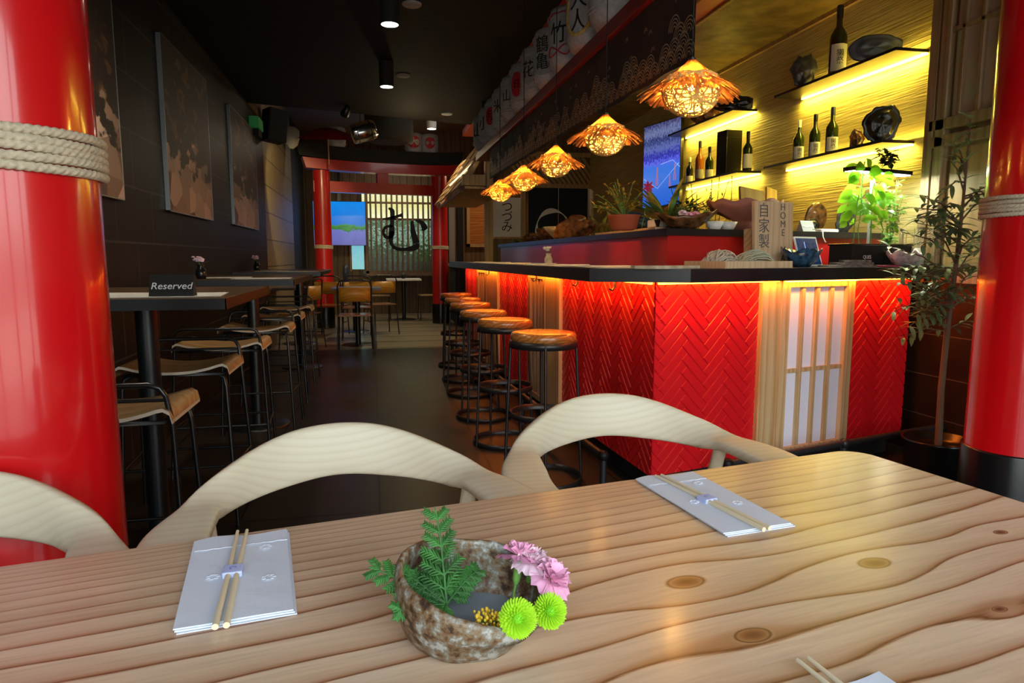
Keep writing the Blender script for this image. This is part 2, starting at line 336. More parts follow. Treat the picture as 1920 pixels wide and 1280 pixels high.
screen('tv_beach', [(0, (.12, .12, .38)), (.33, (.14, .16, .5)), (.36, (.02, .16, .03)), (.46, (.05, .25, .05)), (.5, (.01, .16, .62)), (1, (.0, .25, .8))], 5, 1.0, dist=.5)
screen('tv_court', [(0, (.02, .12, .62)), (.48, (.04, .18, .72)), (.52, (.12, .14, .8)), (.6, (.02, .02, .35)), (.7, (.12, .16, .45)), (.8, (.02, .03, .14)), (.88, (.16, .2, .4)), (1, (.03, .03, .12))], 26, 1.0, dist=.35)
screen('tablet_screen', [(0, (.01, .02, .06)), (.4, (.03, .07, .16)), (.6, (.01, .03, .09)), (1, (.05, .06, .12))], 8, 1.0, dist=1.2)
screen('garden_light', [(0, (.01, .012, .008)), (.3, (.02, .03, .012)), (.4, (.02, .07, .02)), (.52, (.01, .02, .01)), (.6, (.25, .42, .28)), (.66, (.02, .06, .03)), (.8, (.35, .5, .4)), (.86, (.02, .05, .02)), (1, (.1, .2, .1))], 22, 1.0, dist=1.5)
screen('blind_light', [(0, (.95, .98, .6)), (.5, (.8, .8, .3)), (1, (.9, .95, .6))], 12, 1.0, dist=.8)
screen('window_cyan', [(0, (.3, .7, .7)), (.5, (.2, .6, .75)), (1, (.5, .9, .9))], 9, .8, dist=1)

def art(name, seed, dark=(.022, .013, .009), light=(.8, .56, .42), mid=(.16, .075, .035)):
    """dim photographic print: dark ground, crumpled pale paper shapes at its foot"""
    m, nt, b = newmat(name)
    tc = nt.nodes.new('ShaderNodeTexCoord'); mp = nt.nodes.new('ShaderNodeMapping'); mp.inputs['Location'].default_value = (seed, seed*1.7, seed*.3)
    nt.links.new(tc.outputs['Generated'], mp.inputs[0]); mp.inputs['Scale'].default_value = (1, 2.2, 3.2)
    sx = nt.nodes.new('ShaderNodeSeparateXYZ'); nt.links.new(tc.outputs['Generated'], sx.inputs[0])
    vo = nt.nodes.new('ShaderNodeTexVoronoi'); vo.inputs['Scale'].default_value = 2.3; nt.links.new(mp.outputs[0], vo.inputs['Vector'])
    n = nt.nodes.new('ShaderNodeTexNoise'); n.inputs['Scale'].default_value = 3; n.inputs['Detail'].default_value = 5; nt.links.new(mp.outputs[0], n.inputs['Vector'])
    sc = nt.nodes.new('ShaderNodeSeparateColor'); nt.links.new(vo.outputs['Color'], sc.inputs[0])
    lo = math_node(nt, 'SUBTRACT', math_node(nt, 'ADD', .34, math_node(nt, 'MULTIPLY', math_node(nt, 'SUBTRACT', n.outputs['Fac'], .5), .9)), sx.outputs['Z'])
    msk = ramp(nt, [(0, (0, 0, 0)), (.04, (1, 1, 1))], lo)
    pale = ramp(nt, [(0, mid), (.3, light), (.55, mid), (.75, light), (1, dark)], sc.outputs[0])
    mid2 = ramp(nt, [(.56, dark), (.64, mid), (.7, dark), (1, mid)], n.outputs['Fac'])
    mx = nt.nodes.new('ShaderNodeMixRGB'); nt.links.new(msk, mx.inputs[0]); nt.links.new(mid2, mx.inputs[1]); nt.links.new(pale, mx.inputs[2])
    nt.links.new(mx.outputs[0], b.inputs['Base Color']); b.inputs['Roughness'].default_value = .55
for i in range(3): art('art_print_%d' % i, 1.3+i*2.1)

# ------------------------------------------------------------------ mesh helpers
class MB:
    def __init__(s): s.v = []; s.f = []; s.sm = []; s.mi = []
    def add(s, verts, faces, smooth=False, mat=None, mi=0):
        o = len(s.v)
        s.v += [tuple(mat @ Vector(p)) if mat else tuple(p) for p in verts]
        s.f += [tuple(i+o for i in f) for f in faces]; s.sm += [smooth]*len(faces); s.mi += [mi]*len(faces)
        return s
    def box(s, a, b, mat=None, mi=0, bevel=0.0):
        x0, y0, z0 = a; x1, y1, z1 = b
        if bevel > 0:
            bm = bmesh.new(); bmesh.ops.create_cube(bm, size=1)
            for v in bm.verts: v.co = Vector(((x0+x1)/2+v.co.x*(x1-x0), (y0+y1)/2+v.co.y*(y1-y0), (z0+z1)/2+v.co.z*(z1-z0)))
            bmesh.ops.bevel(bm, geom=bm.edges[:], offset=bevel, segments=2, affect='EDGES', profile=.6)
            bm.verts.index_update()
            s.add([v.co.copy() for v in bm.verts], [[v.index for v in f.verts] for f in bm.faces], False, mat, mi); bm.free(); return s
        V = [(x0, y0, z0), (x1, y0, z0), (x1, y1, z0), (x0, y1, z0), (x0, y0, z1), (x1, y0, z1), (x1, y1, z1), (x0, y1, z1)]
        return s.add(V, [(0, 3, 2, 1), (4, 5, 6, 7), (0, 1, 5, 4), (1, 2, 6, 5), (2, 3, 7, 6), (3, 0, 4, 7)], False, mat, mi)
    def lathe(s, prof, n=24, c=(0, 0, 0), mat=None, cap=True, sx=1, sy=1, mi=0, fn=None):
        V = []
        for r, z in prof:
            for k in range(n):
                a = 2*PI*k/n; p = Vector((c[0]+r*math.cos(a)*sx, c[1]+r*math.sin(a)*sy, c[2]+z))
                if fn: p = fn(p, a)
                V.append(p)
        F = []
        for j in range(len(prof)-1):
            for k in range(n):
                F.append((j*n+k, j*n+(k+1) % n, (j+1)*n+(k+1) % n, (j+1)*n+k))
        s.add(V, F, True, mat, mi)
        if cap:
            if prof[0][0] > 1e-4: s.add(V[:n], [tuple(reversed(range(n)))], False, mat, mi)
            if prof[-1][0] > 1e-4: s.add(V[-n:], [tuple(range(n))], False, mat, mi)
        return s
    def cyl(s, p, q, r, n=16, r2=None, mi=0):
        p = Vector(p); q = Vector(q); d = q-p; L = d.length
        m = Matrix.Translation(p) @ d.to_track_quat('Z', 'Y').to_matrix().to_4x4()
        return s.lathe([(r, 0), (r if r2 is None else r2, L)], n, mat=m, mi=mi)
    def tube(s, pts, r, n=8, closed=False, mi=0, up=None, sec=None):
        """round (or custom-section) tube along points; r number or list"""
        pts = [Vector(p) for p in pts]; N = len(pts); V = []
        prev = None
        for i, p in enumerate(pts):
            if closed: t = pts[(i+1) % N]-pts[i-1]
            else: t = pts[min(i+1, N-1)]-pts[max(i-1, 0)]
            if t.length < 1e-9: t = Vector((0, 0, 1))
            t.normalize()
            if prev is None:
                a = Vector((0, 0, 1)) if abs(t.z) < .9 else Vector((1, 0, 0))
                u = t.cross(a).normalized()
            else:
                u = prev-t*prev.dot(t)
                if u.length < 1e-6: u = t.cross(Vector((0, 0, 1)))
                u.normalize()
            prev = u; w = t.cross(u)
            rr = r[i] if isinstance(r, (list, tuple)) else r
            if sec:
                for (a, b) in sec(i/(N-1 if not closed else N), rr): V.append(p+u*a+w*b)
            else:
                for k in range(n):
                    a = 2*PI*k/n; V.append(p+u*math.cos(a)*rr+w*math.sin(a)*rr)
        m = len(V)//N; F = []
        for i in range(N if closed else N-1):
            j = (i+1) % N
            for k in range(m): F.append((i*m+k, i*m+(k+1) % m, j*m+(k+1) % m, j*m+k))
        s.add(V, F, True, None, mi)
        if not closed:
            s.add(V[:m], [tuple(reversed(range(m)))], False, None, mi); s.add(V[-m:], [tuple(range(m))], False, None, mi)
        return s
    def prism(s, poly, z0, z1, mat=None, mi=0):
        n = len(poly)
        V = [(x, y, z0) for x, y in poly]+[(x, y, z1) for x, y in poly]
        F = [tuple(reversed(range(n))), tuple(range(n, 2*n))]+[(i, (i+1) % n, n+(i+1) % n, n+i) for i in range(n)]
        return s.add(V, F, False, mat, mi)
    def ball(s, c, r, n=12, m=8, sc=(1, 1, 1), mat=None, mi=0, fn=None):
        prof = [(math.sin(PI*j/m)*r, -math.cos(PI*j/m)*r) for j in range(m+1)]
        V = []; F = []
        for a, z in prof:
            for k in range(n):
                t = 2*PI*k/n; p = Vector((a*math.cos(t)*sc[0], a*math.sin(t)*sc[1], z*sc[2]))
                if fn: p = fn(p)
                V.append(p+Vector(c))
        for j in range(m):
            for k in range(n): F.append((j*n+k, j*n+(k+1) % n, (j+1)*n+(k+1) % n, (j+1)*n+k))
        return s.add(V, F, True, mat, mi)
    def quad(s, a, b, c, d, mi=0, smooth=False): return s.add([a, b, c, d], [(0, 1, 2, 3)], smooth, None, mi)
    def mesh(s, name, mats):
        me = bpy.data.meshes.new(name); me.from_pydata(s.v, [], s.f)
        me.polygons.foreach_set('use_smooth', s.sm); me.polygons.foreach_set('material_index', s.mi)
        if not isinstance(mats, (list, tuple)): mats = [mats]
        for m in mats: me.materials.append(M[m])
        me.update(); return me
    def build(s, name, mats, parent=None, fix=False):
        me = s.mesh(name, mats)
        if fix:
            bm = bmesh.new(); bm.from_mesh(me); bmesh.ops.remove_doubles(bm, verts=bm.verts[:], dist=1e-5); bmesh.ops.recalc_face_normals(bm, faces=bm.faces[:]); bm.to_mesh(me); bm.free()
        o = bpy.data.objects.new(name, me); COL.objects.link(o)
        if parent: o.parent = parent
        return o

def thing(name, label, cat, loc=(0, 0, 0), rz=0.0, group=None, rot=None):
    o = bpy.data.objects.new(name, None); COL.objects.link(o); o.location = loc
    o.rotation_euler = rot if rot else (0, 0, rz); o.empty_display_size = .05
    o['label'] = label; o['category'] = cat
    if group: o['group'] = group
    return o
def tag(o, label, cat, group=None, kind=None):
    o['label'] = label; o['category'] = cat
    if group: o['group'] = group
    if kind: o['kind'] = kind
    return o
def struct(name, mb, mat, label=None):
    o = mb.build(name, mat); o['kind'] = 'structure'
    if label: o['label'] = label
    return o
def dup(root, loc, rz=None, label=None, rot=None, scale=None):
    def cp(o, par):
        c = o.copy(); COL.objects.link(c)
        if par: c.parent = par
        for ch in o.children: cp(ch, c)
        return c
    c = cp(root, None); c.location = loc
    if rz is not None: c.rotation_euler = (0, 0, rz)
    if rot is not None: c.rotation_euler = rot
    if scale: c.scale = (scale,)*3
    if label: c['label'] = label
    return c
def place(o, loc, rz=0, rot=None):
    o.location = loc; o.rotation_euler = rot if rot else (0, 0, rz); return o

_dg = None
def text_mesh(body, size, extrude=.0006, spacing=1.0, align='CENTER', line=1.0, shear=0.0):
    cu = bpy.data.curves.new('text', 'FONT'); cu.body = body; cu.size = size; cu.extrude = extrude
    cu.align_x = align; cu.align_y = 'CENTER'; cu.space_line = line; cu.space_character = spacing; cu.shear = shear
    o = bpy.data.objects.new('text', cu); COL.objects.link(o)
    bpy.context.view_layer.update()
    me = bpy.data.meshes.new_from_object(o.evaluated_get(bpy.context.evaluated_depsgraph_get()))
    bpy.data.objects.remove(o); bpy.data.curves.remove(cu)
    me.materials.clear()
    return me
def text(name, body, size, mat, parent, loc, rot, extrude=.0006, bold=0.0, **k):
    me = text_mesh(body, size, extrude, **k); me.materials.append(M[mat]); me.name = name
    o = bpy.data.objects.new(name, me); COL.objects.link(o); o.location = loc; o.rotation_euler = rot
    if parent: o.parent = parent
    return o
def frame_mat(o, xaxis, zaxis=(0, 0, 1)):
    x = Vector(xaxis).normalized(); z = Vector(zaxis).normalized(); y = z.cross(x).normalized()
    return Matrix(((x.x, y.x, z.x, o[0]), (x.y, y.y, z.y, o[1]), (x.z, y.z, z.z, o[2]), (0, 0, 0, 1)))
def leaf_mb(mb, base, d, L, w, up=Vector((0, 0, 1)), bend=.25, seg=4, mi=0, fold=.15):
    """pointed leaf blade with a fold along the midrib, curling over"""
    d = Vector(d).normalized(); side = d.cross(up)
    if side.length < 1e-3: side = Vector((1, 0, 0))
    side.normalize(); nrm = side.cross(d).normalized()
    V = []; 
    for i in range(seg+1):
        t = i/seg; ww = w*math.sin(PI*min(1, t*.92+.04))**.8 if 0 < i < seg else w*.05
        c = Vector(base)+d*(L*t)-nrm*(bend*L*t*t)
        V += [c-side*ww*.5+nrm*ww*fold, c, c+side*ww*.5+nrm*ww*fold]
    F = []
    for i in range(seg):
        a = i*3; F += [(a, a+1, a+4, a+3), (a+1, a+2, a+5, a+4)]
    mb.add(V, F, True, None, mi)

# ------------------------------------------------------------------ room lights
DAY = (.86, .93, 1.0)
for i, (lx, ly, lz) in enumerate([(.138, 4.554, 2.55), (.149, 6.159, 2.55)]):
    light('downlight_beam', 'SPOT', (lx, ly, lz-.02), (1, .85, .6), 16, .05, target=(lx, ly, 0), spot=1.9)
light('downlight_beam', 'SPOT', (.86, 10.0, 2.93), (1, .82, .5), 70, .05, target=(.86, 10, 0), spot=2.2)

# ------------------------------------------------------------------ the setting
XL, XR, YF, YB = -1.3, 3.1, -1.5, 14.0
struct('floor', MB().box((XL-.1, YF, -.1), (XR+.1, 8.6, 0)), 'floor_tile')
struct('floor', MB().box((XL-.1, 8.6, -.1), (XR+.1, YB+.1, 0)), 'floor_pale')
struct('floor', MB().box((-12, -14, -.12), (14, YF, -.02)), 'stone_beige')
struct('wall_left', MB().box((XL-.1, YF, 0), (XL, 9.0, 2.8)), 'wall_tile_left')
struct('wall_left', MB().box((XL-.1, 9.0, 0), (XL, 12.0, 3.5)), 'slat_wall_left')
struct('wall_left', MB().box((XL-.1, 12.0, 0), (XL, YB, 3.5)), 'black_matte')
struct('wall_left', MB().box((XL-.1, 7.6, 2.8), (XL, 9.0, 3.5)), 'brown_planks')
struct('wall_back', MB().box((XL-.1, YB, 0), (-.2, YB+.1, 3.5)).box((1.27, YB, 0), (XR+.1, YB+.1, 3.5)).box((-.2, YB, 0), (1.27, YB+.1, .80)).box((-.2, YB, 2.45), (1.27, YB+.1, 3.5)), 'plank_wall')
struct('wall_right', MB().box((XR, YF, 0), (XR+.1, 9.6, 1.0)), 'wall_tile_right')
struct('wall_right', MB().box((XR, 3.39, 1.0), (XR+.1, 9.6, 2.8)), 'grasscloth')
struct('wall_right', MB().box((XR, YF, 1.0), (XR+.1, 3.39, 2.8)), 'screen_wood')
struct('wall_right', MB().box((XR, 9.6, 0), (XR+.1, YB, 3.5)), 'brown_planks')
# dropped black ceiling with its slanted far edge, red and gold bar ceiling
struct('ceiling', MB().prism([(XL-.1, YF), (1.25, YF), (1.25, 8.76), (XL-.1, 8.0)], 2.8, 2.88), 'ceiling_black')
struct('ceiling', MB().prism([(1.25, 2.3), (2.31, 2.3), (2.31, 9.6), (1.25, 9.6)], 2.8, 2.88), 'red_paint')
struct('ceiling', MB().prism([(2.31, 2.3), (XR+.1, 2.3), (XR+.1, 9.6), (2.31, 9.6)], 2.8, 2.88), 'gold_ceiling')
struct('ceiling', MB().prism([(1.25, YF), (XR+.1, YF), (XR+.1, 2.3), (1.25, 2.3)], 2.8, 2.88), 'ceiling_black')
struct('ceiling', MB().box((XL-.1, 7.6, 3.45), (XR+.1, YB+.1, 3.55)), 'brown_planks')
struct('trim_1', MB().box((2.30, 2.3, 2.785), (2.325, 9.6, 2.8)), 'light_planks')
struct('trim_2', MB().box((XR-.02, 3.42, 2.77), (XR, 9.6, 2.8)), 'light_planks')
# wall over the dropped ceiling's edge
struct('wall_bulkhead', MB().prism([(XL, 7.98), (1.25, 8.74), (1.25, 8.70), (XL, 7.94)], 2.88, 3.5), 'black_matte')
# shop front behind the viewer: slim posts, a low sill and the lintel; the openings let in the daylight
fr = MB()
for x in (-1.35, -.1, 1.1, 2.3, 3.15): fr.box((x-.035, YF-.05, 0), (x+.035, YF+.03, 2.8))
fr.box((XL-.1, YF-.05, 2.62), (XR+.1, YF+.03, 2.9)); fr.box((XL-.1, YF-.04, 0), (XR+.1, YF+.02, .1))
struct('window_1', fr, 'black_metal')
struct('trim_3', MB().prism([(1.6, 9.6), (XR+.1, 9.6), (XR+.1, 9.66), (1.6, 9.66)], 2.6, 3.5), 'brown_planks')

# kitchen side wall behind the bar's far end
struct('wall_kitchen', MB().box((1.62, 9.6, 0), (XR, 9.68, 1.40)).box((1.62, 9.6, 2.14), (XR, 9.68, 2.6)), 'brown_planks')
mb = MB()
for k in range(16): mb.box((-.5, -.009, -.02), (.5, .009, .02), Matrix.Translation((2.0+k*.075, 9.59, 2.36)) @ Matrix.Rotation(PI*.3, 4, 'Y') @ Matrix.Scale(.5, 4, (1, 0, 0)))
mb.box((1.62, 9.55, 2.12), (XR, 9.6, 2.18)).box((1.62, 9.55, 2.56), (XR, 9.6, 2.62))
struct('trim_4', mb, 'light_planks')
struct('trim_5', MB().box((1.55, 9.5, 0), (1.66, 9.6, 2.6)).box((2.07, 9.52, 0), (2.13, 9.6, 2.14)), 'light_planks')

# right wall: shoji screen in a wooden frame in front of the near wall
mb = MB(); X0 = XR-.045
for (y0, y1, z0, z1) in [(3.33, 3.39, 1.0, 2.8), (3.255, 3.315, 1.0, 2.8), (2.2, 3.36, 1.83, 1.89), (2.2, 3.36, 1.0, 1.06), (2.2, 3.34, 1.74, 1.80)]: mb.box((X0, y0, z0), (XR+.001, y1, z1), bevel=.004)
for y in (2.58, 2.70, 2.82, 2.94, 3.055, 3.17): mb.box((X0+.010, y, 1.88), (XR, y+.024, 2.8), bevel=.003)
mb.box((X0+.010, 2.2, 2.335), (XR, 3.30, 2.358), bevel=.003)
struct('window_2', mb, 'pine_grey')
struct('window_3', MB().box((XR-.012, 2.2, 1.88), (XR-.004, 3.24, 2.8)), 'shoji_dim')
struct('wall_panel', MB().box((XR-.014, 2.2, 1.06), (XR-.003, 3.22, 1.72)), 'light_planks')

# ------------------------------------------------------------------ the bar
BC = Vector((1.249, 2.883, 0)); BU = Vector((.968, .249, 0)).normalized(); BW = Vector((-.0487, .9988, 0)).normalized()
NF = Vector((BU.y, -BU.x, 0)); NL = Vector((-BW.y, BW.x, 0))
bar = thing('bar_counter', 'long L-shaped bar with red herringbone tile front, glowing orange under its black top', 'bar counter', (BC.x, BC.y, 0))
def herring(name, length, z0, z1, mat4, parent, phase=0.0, Lt=.185, wt=.046):
    """red herringbone tiles, each with a bevelled lip, clipped to the panel rectangle"""
    bm = bmesh.new(); g = .0016; h = .005
    c45 = math.sqrt(.5)
    def tile(cx, cz, ang):
        a = math.cos(ang); b = math.sin(ang)
        def P(x, y, zz): return (cx+x*a-y*b, -zz, cz+x*b+y*a)
        i = .0035; X = Lt/2-g; Y = wt/2-g
        vs = [bm.verts.new(P(x, y, 0)) for x, y in ((-X, -Y), (X, -Y), (X, Y), (-X, Y))]
        vt = [bm.verts.new(P(x, y, h)) for x, y in ((-X+i, -Y+i), (X-i, -Y+i), (X-i, Y-i), (-X+i, Y-i))]
        bm.faces.new(vt)
        for k in range(4): bm.faces.new((vs[k], vs[(k+1) % 4], vt[(k+1) % 4], vt[k]))
    n = int(Lt/wt+.5)
    # lattice of the herringbone: in the rotated frame tiles are horizontal/vertical
    R = 40
    for i in range(-R, R):
        for j in range(-R, R):
            # herringbone cell: horizontal tile at (i*wt + j*?..)
            px = i*wt+j*n*wt*1.0; py = i*wt-j*n*wt*1.0
            for (ox, oy, ang) in ((Lt/2, wt/2, 0), (Lt+wt/2 - Lt + 0, 0, None),):
                if ang is None: continue
                x = px+ox; y = py+oy
                X = (x-y)*c45+phase; Z = (x+y)*c45+.5
                if -.15 < X < length+.15 and z0-.15 < Z < z1+.15: tile(X, Z, PI/4)
            x = px+wt/2 - 0; y = py+wt+Lt/2
            X = (x-y)*c45+phase; Z = (x+y)*c45+.5
            if -.15 < X < length+.15 and z0-.15 < Z < z1+.15: tile(X, Z, 3*PI/4)
    for co, no in (((0, 0, 0), (-1, 0, 0)), ((length, 0, 0), (1, 0, 0)), ((0, 0, z0), (0, 0, -1)), ((0, 0, z1), (0, 0, 1))):
        bmesh.ops.bisect_plane(bm, geom=bm.verts[:]+bm.edges[:]+bm.faces[:], plane_co=co, plane_no=no, clear_outer=True)
    bmesh.ops.transform(bm, matrix=mat4, verts=bm.verts[:])
    me = bpy.data.meshes.new(name); bm.to_mesh(me); bm.free(); me.materials.append(M['red_tile'])
    o = bpy.data.objects.new(name, me); COL.objects.link(o); o.parent = parent
    return o
FM = frame_mat((0, 0, 0), BU)                         # front face frame (local to bar): x along BU, -y outward
LM = frame_mat((0, 0, 0), -BW)                        # left face frame: x = -BW so that -y points to NL
Z0, Z1 = .12, 1.03
# carcass
def loc(p): return Vector(p)-Vector((BC.x, BC.y, 0))
mb = MB()
mb.prism([tuple(v) for v in ((.0, .0), (BU*1.795)[:2], (BU*1.795+Vector((-.09, .35, 0)))[:2], (.3, .42), ((BW*4.75)+Vector((.3, 0, 0)))[:2], (BW*4.75)[:2])], .12, 1.03)
mb.build('carcass', 'red_tile', bar)
mb = MB(); k = .05
mb.prism([((BU*.05-NF*.05)[0]+.02, (BU*.05-NF*.05)[1]+.02), (BU*1.76-NF*.06)[:2], (BU*1.76+Vector((-.06, .3, 0)))[:2], (.3, .4), ((BW*4.7)+Vector((.3, 0, 0)))[:2], ((BW*4.7)+Vector((.06, 0, 0)))[:2]], 0, .12)
mb.build('toe_kick', 'black_matte', bar)
herring('herringbone_panel', .63, Z0, Z1, FM, bar, .06)
herring('herringbone_panel', .505, Z0, Z1, FM @ Matrix.Translation((1.29, 0, 0)), bar, .02)
herring('herringbone_panel', 1.30, Z0, Z1, LM @ Matrix.Translation((-1.30, 0, 0)), bar, .03)
herring('herringbone_panel', 1.05, Z0, Z1, LM @ Matrix.Translation((-3.08, 0, 0)), bar, .0)
herring('herringbone_panel', .85, Z0, Z1, LM @ Matrix.Translation((-4.75, 0, 0)), bar, .05)
def shoji(x0, x1, mat4, n=4, rail=.55, cols='pine_post', paper='shoji', pw=.05):
    f = MB(); f.box((x0, -.035, Z0), (x0+pw, .01, Z1), mat4).box((x1-pw, -.035, Z0), (x1, .01, Z1), mat4)
    f.box((x0, -.032, Z1-.04), (x1, .01, Z1), mat4).box((x0, -.032, Z0), (x1, .01, Z0+.04), mat4)
    f.box((x0+pw, -.022, rail), (x1-pw, 0, rail+.022), mat4)
    w = (x1-x0-2*pw)/n
    for i in range(1, n): f.box((x0+pw+i*w-.012, -.025, Z0), (x0+pw+i*w+.012, 0, Z1), mat4)
    o = f.build('lattice_panel', cols, bar)
    p = MB().box((x0+pw, -.008, Z0+.02), (x1-pw, .002, Z1-.02), mat4).build('paper_pane', paper, o)
shoji(.758, 1.29, FM, 4, pw=.055)
shoji(-2.02, -1.60, LM, 4, cols='pine_grey', paper='shoji_dim')
shoji(-3.95, -3.50, LM, 4, cols='pine_grey', paper='shoji_dim')
for a, b, mt in ((.63, .758, FM), (-1.62, -1.30, LM), (-3.50, -3.06, LM)):
    MB().box((a, -.03, Z0), (b, .01, Z1), mt, bevel=.004).build('wooden_post', 'pine_post', bar)
# worktop with its cut corner
ct = [(.933, 2.876), (1.315, 2.672)]
rt = BC+BU*1.84+NF*.21; ct += [(rt.x, rt.y), (XR-.002, rt.y+.02), (XR-.002, 3.75), (1.65, 3.45), (1.5, 7.7), (.84, 7.7)]
mb = MB().prism([(x-BC.x, y-BC.y) for x, y in ct], 1.032, 1.09)
wt_ = mb.build('worktop', 'slab_black', bar)
# raised back shelf: red riser and black slab
u0 = Vector((1.469, 3.255, 0)); ri = [u0, Vector((1.469, 3.255, 0))+BU*1.63, Vector((3.04, 4.05, 0)), Vector((1.75, 3.75, 0)), Vector((1.72, 7.7, 0)), Vector((1.43, 7.7, 0))]
mb = MB().prism([tuple(loc(p)[:2]) for p in ri], 1.09, 1.25); mb.build('riser', 'red_paint', bar)
us = [u0+Vector((-.02, -.03, 0)), u0+BU*1.64+NF*.02, Vector((3.08, 4.1, 0)), Vector((1.80, 3.8, 0)), Vector((1.78, 7.75, 0)), Vector((1.41, 7.75, 0))]
MB().prism([tuple(loc(p)[:2]) for p in us], 1.25, 1.285).build('raised_shelf', 'slab_black', bar)
# LED strip under the worktop (gives off light) along both faces
mb = MB(); mb.box((.0, -.03, 1.018), (.74, -.015, 1.028), FM); mb.box((1.30, -.03, 1.018), (1.79, -.015, 1.028), FM); mb.box((.76, -.05, 1.018), (1.29, -.04, 1.028), FM)
mb.box((-1.30, -.03, 1.018), (0, -.015, 1.028), LM); mb.box((-3.1, -.045, 1.018), (-1.30, -.03, 1.028), LM); mb.box((-4.7, -.045, 1.018), (-3.1, -.03, 1.028), LM)
mb.build('led_strip', 'led_orange', bar)['label'] = 'glowing orange LED strip'
for a, b, mt in ((0, .74, FM), (.76, 1.29, FM), (1.3, 1.79, FM), (-1.3, 0, LM), (-3.1, -1.3, LM), (-4.7, -3.1, LM)):
    p = Matrix.Translation(BC) @ mt @ Vector(((a+b)/2, -.055, 1.02)); q = Matrix.Translation(BC) @ mt @ Vector(((a+b)/2, .0, .5))
    x = (mt.to_3x3() @ Vector((1, 0, 0)))
    l = light('bar_led_light', 'AREA', p, (1, .22, .02), (5 if mt is FM else 2.6)*(b-a), b-a, .012)
    z = (p-q).normalized(); y = z.cross(x).normalized(); l.matrix_world = Matrix(((x.x, y.x, z.x, p.x), (x.y, y.y, z.y, p.y), (x.z, y.z, z.z, p.z), (0, 0, 0, 1)))
# coat hooks
for s in (.35, .9, 1.75, 3.3):
    p = BW*s+NL*.05
    MB().tube([(p.x, p.y, 1.03), (p.x, p.y, .99), (p.x-.015, p.y, .975), (p.x-.03, p.y, .985)], .006, 6).build('hook', 'black_metal', bar)
# pipe foot rail
def rail(pts, legs):
    mb = MB(); mb.tube(pts, .017, 10)
    for p in legs: mb.tube([(p[0], p[1], pts[0][2]), (p[0], p[1], .0)], .016, 10); mb.lathe([(.03, 0), (.03, .012)], 12, c=(p[0], p[1], 0)); mb.ball((p[0], p[1], pts[0][2]), .027)
    for p in (pts[0], pts[-1]): mb.ball(p, .027, sc=(1, 1, 1))
    return mb
r0 = BU*.28+NF*.2; r1 = BU*1.84+NF*.2
rail([(r0.x, r0.y, .2), (r1.x, r1.y, .2)], [(r0.x, r0.y), (r1.x, r1.y), ((r0.x+r1.x)/2, (r0.y+r1.y)/2)]).build('foot_rail', 'pipe_iron', bar)
r0 = BW*.12+NL*.19; r1 = BW*4.6+NL*.19
rail([(r0.x, r0.y, .2), (r1.x, r1.y, .2)], [((r0+(r1-r0)*t).x, (r0+(r1-r0)*t).y) for t in (0, .33, .66, 1)]).build('foot_rail', 'pipe_iron', bar)

# wall shelves behind the bar, each with a light strip underneath
def shelf(y0, y1, z, label, lit=(0, 1)):
    t = thing('wall_shelf', label, 'shelf', (XR, (y0+y1)/2, z), group=None); h = (y1-y0)/2
    MB().box((-.22, -h, 0), (-.003, h, .018), bevel=.003).build('shelf_board', 'slab_black', t)
    a = -h+lit[0]*2*h; b = -h+lit[1]*2*h
    MB().box((-.03, a, -.012), (-.008, b, -.002)).build('led_strip', 'led_yellow', t)['label'] = 'glowing yellow LED strip'
    strip('shelf_led_light', (XR-.035, (y0+y1)/2, z-.014), (.06, 0, -1), (0, 1, 0), (1, .75, .10), 7.5*(y1-y0), b-a)
    return t
SA, SB, SC, SD = 2.285, 1.795, 2.32, 1.815
shelf(3.44, 4.62, SA, 'upper black wall shelf nearer the wooden screen, holding the tall bottle and grey platter', (0, .96))
shelf(3.50, 4.72, SB, 'lower black wall shelf above the bright green seedlings, holding three bottles and a dark shell')
shelf(5.2, 6.45, SC, 'upper black wall shelf right of the basketball television')
shelf(5.1, 6.40, SD, 'lower black wall shelf with a tall black box and wine bottles')
# LED wash at the foot of the wall behind plants and up the wall over the upper shelves
strip('shelf_led_light', (XR-.02, 3.95, SA+.025), (-.1, 0, 1), (0, 1, 0), (1, .75, .10), 2.2, 1.1, .01)
strip('shelf_led_light', (XR-.02, 3.95, SB+.025), (-.1, 0, 1), (0, 1, 0), (1, .75, .10), 2.2, 1.1, .01)
strip('shelf_led_light', (XR-.02, 5.8, SC+.025), (-.1, 0, 1), (0, 1, 0), (1, .75, .10), 2.2, 1.1, .01)
strip('shelf_led_light', (XR-.02, 5.8, SD+.025), (-.1, 0, 1), (0, 1, 0), (1, .75, .10), 2.2, 1.1, .01)

# back worktop along the right wall below the shelves
t = thing('back_counter', 'dark back counter running under the lit shelves along the yellow wall', 'counter', (XR, 5.8, 0))
MB().box((-.5, -1.6, 0), (-.003, 2.6, .9)).build('cabinet', 'black_matte', t)
MB().box((-.52, -1.62, .9), (-.003, 2.62, .94), bevel=.004).build('worktop', 'slab_black', t)

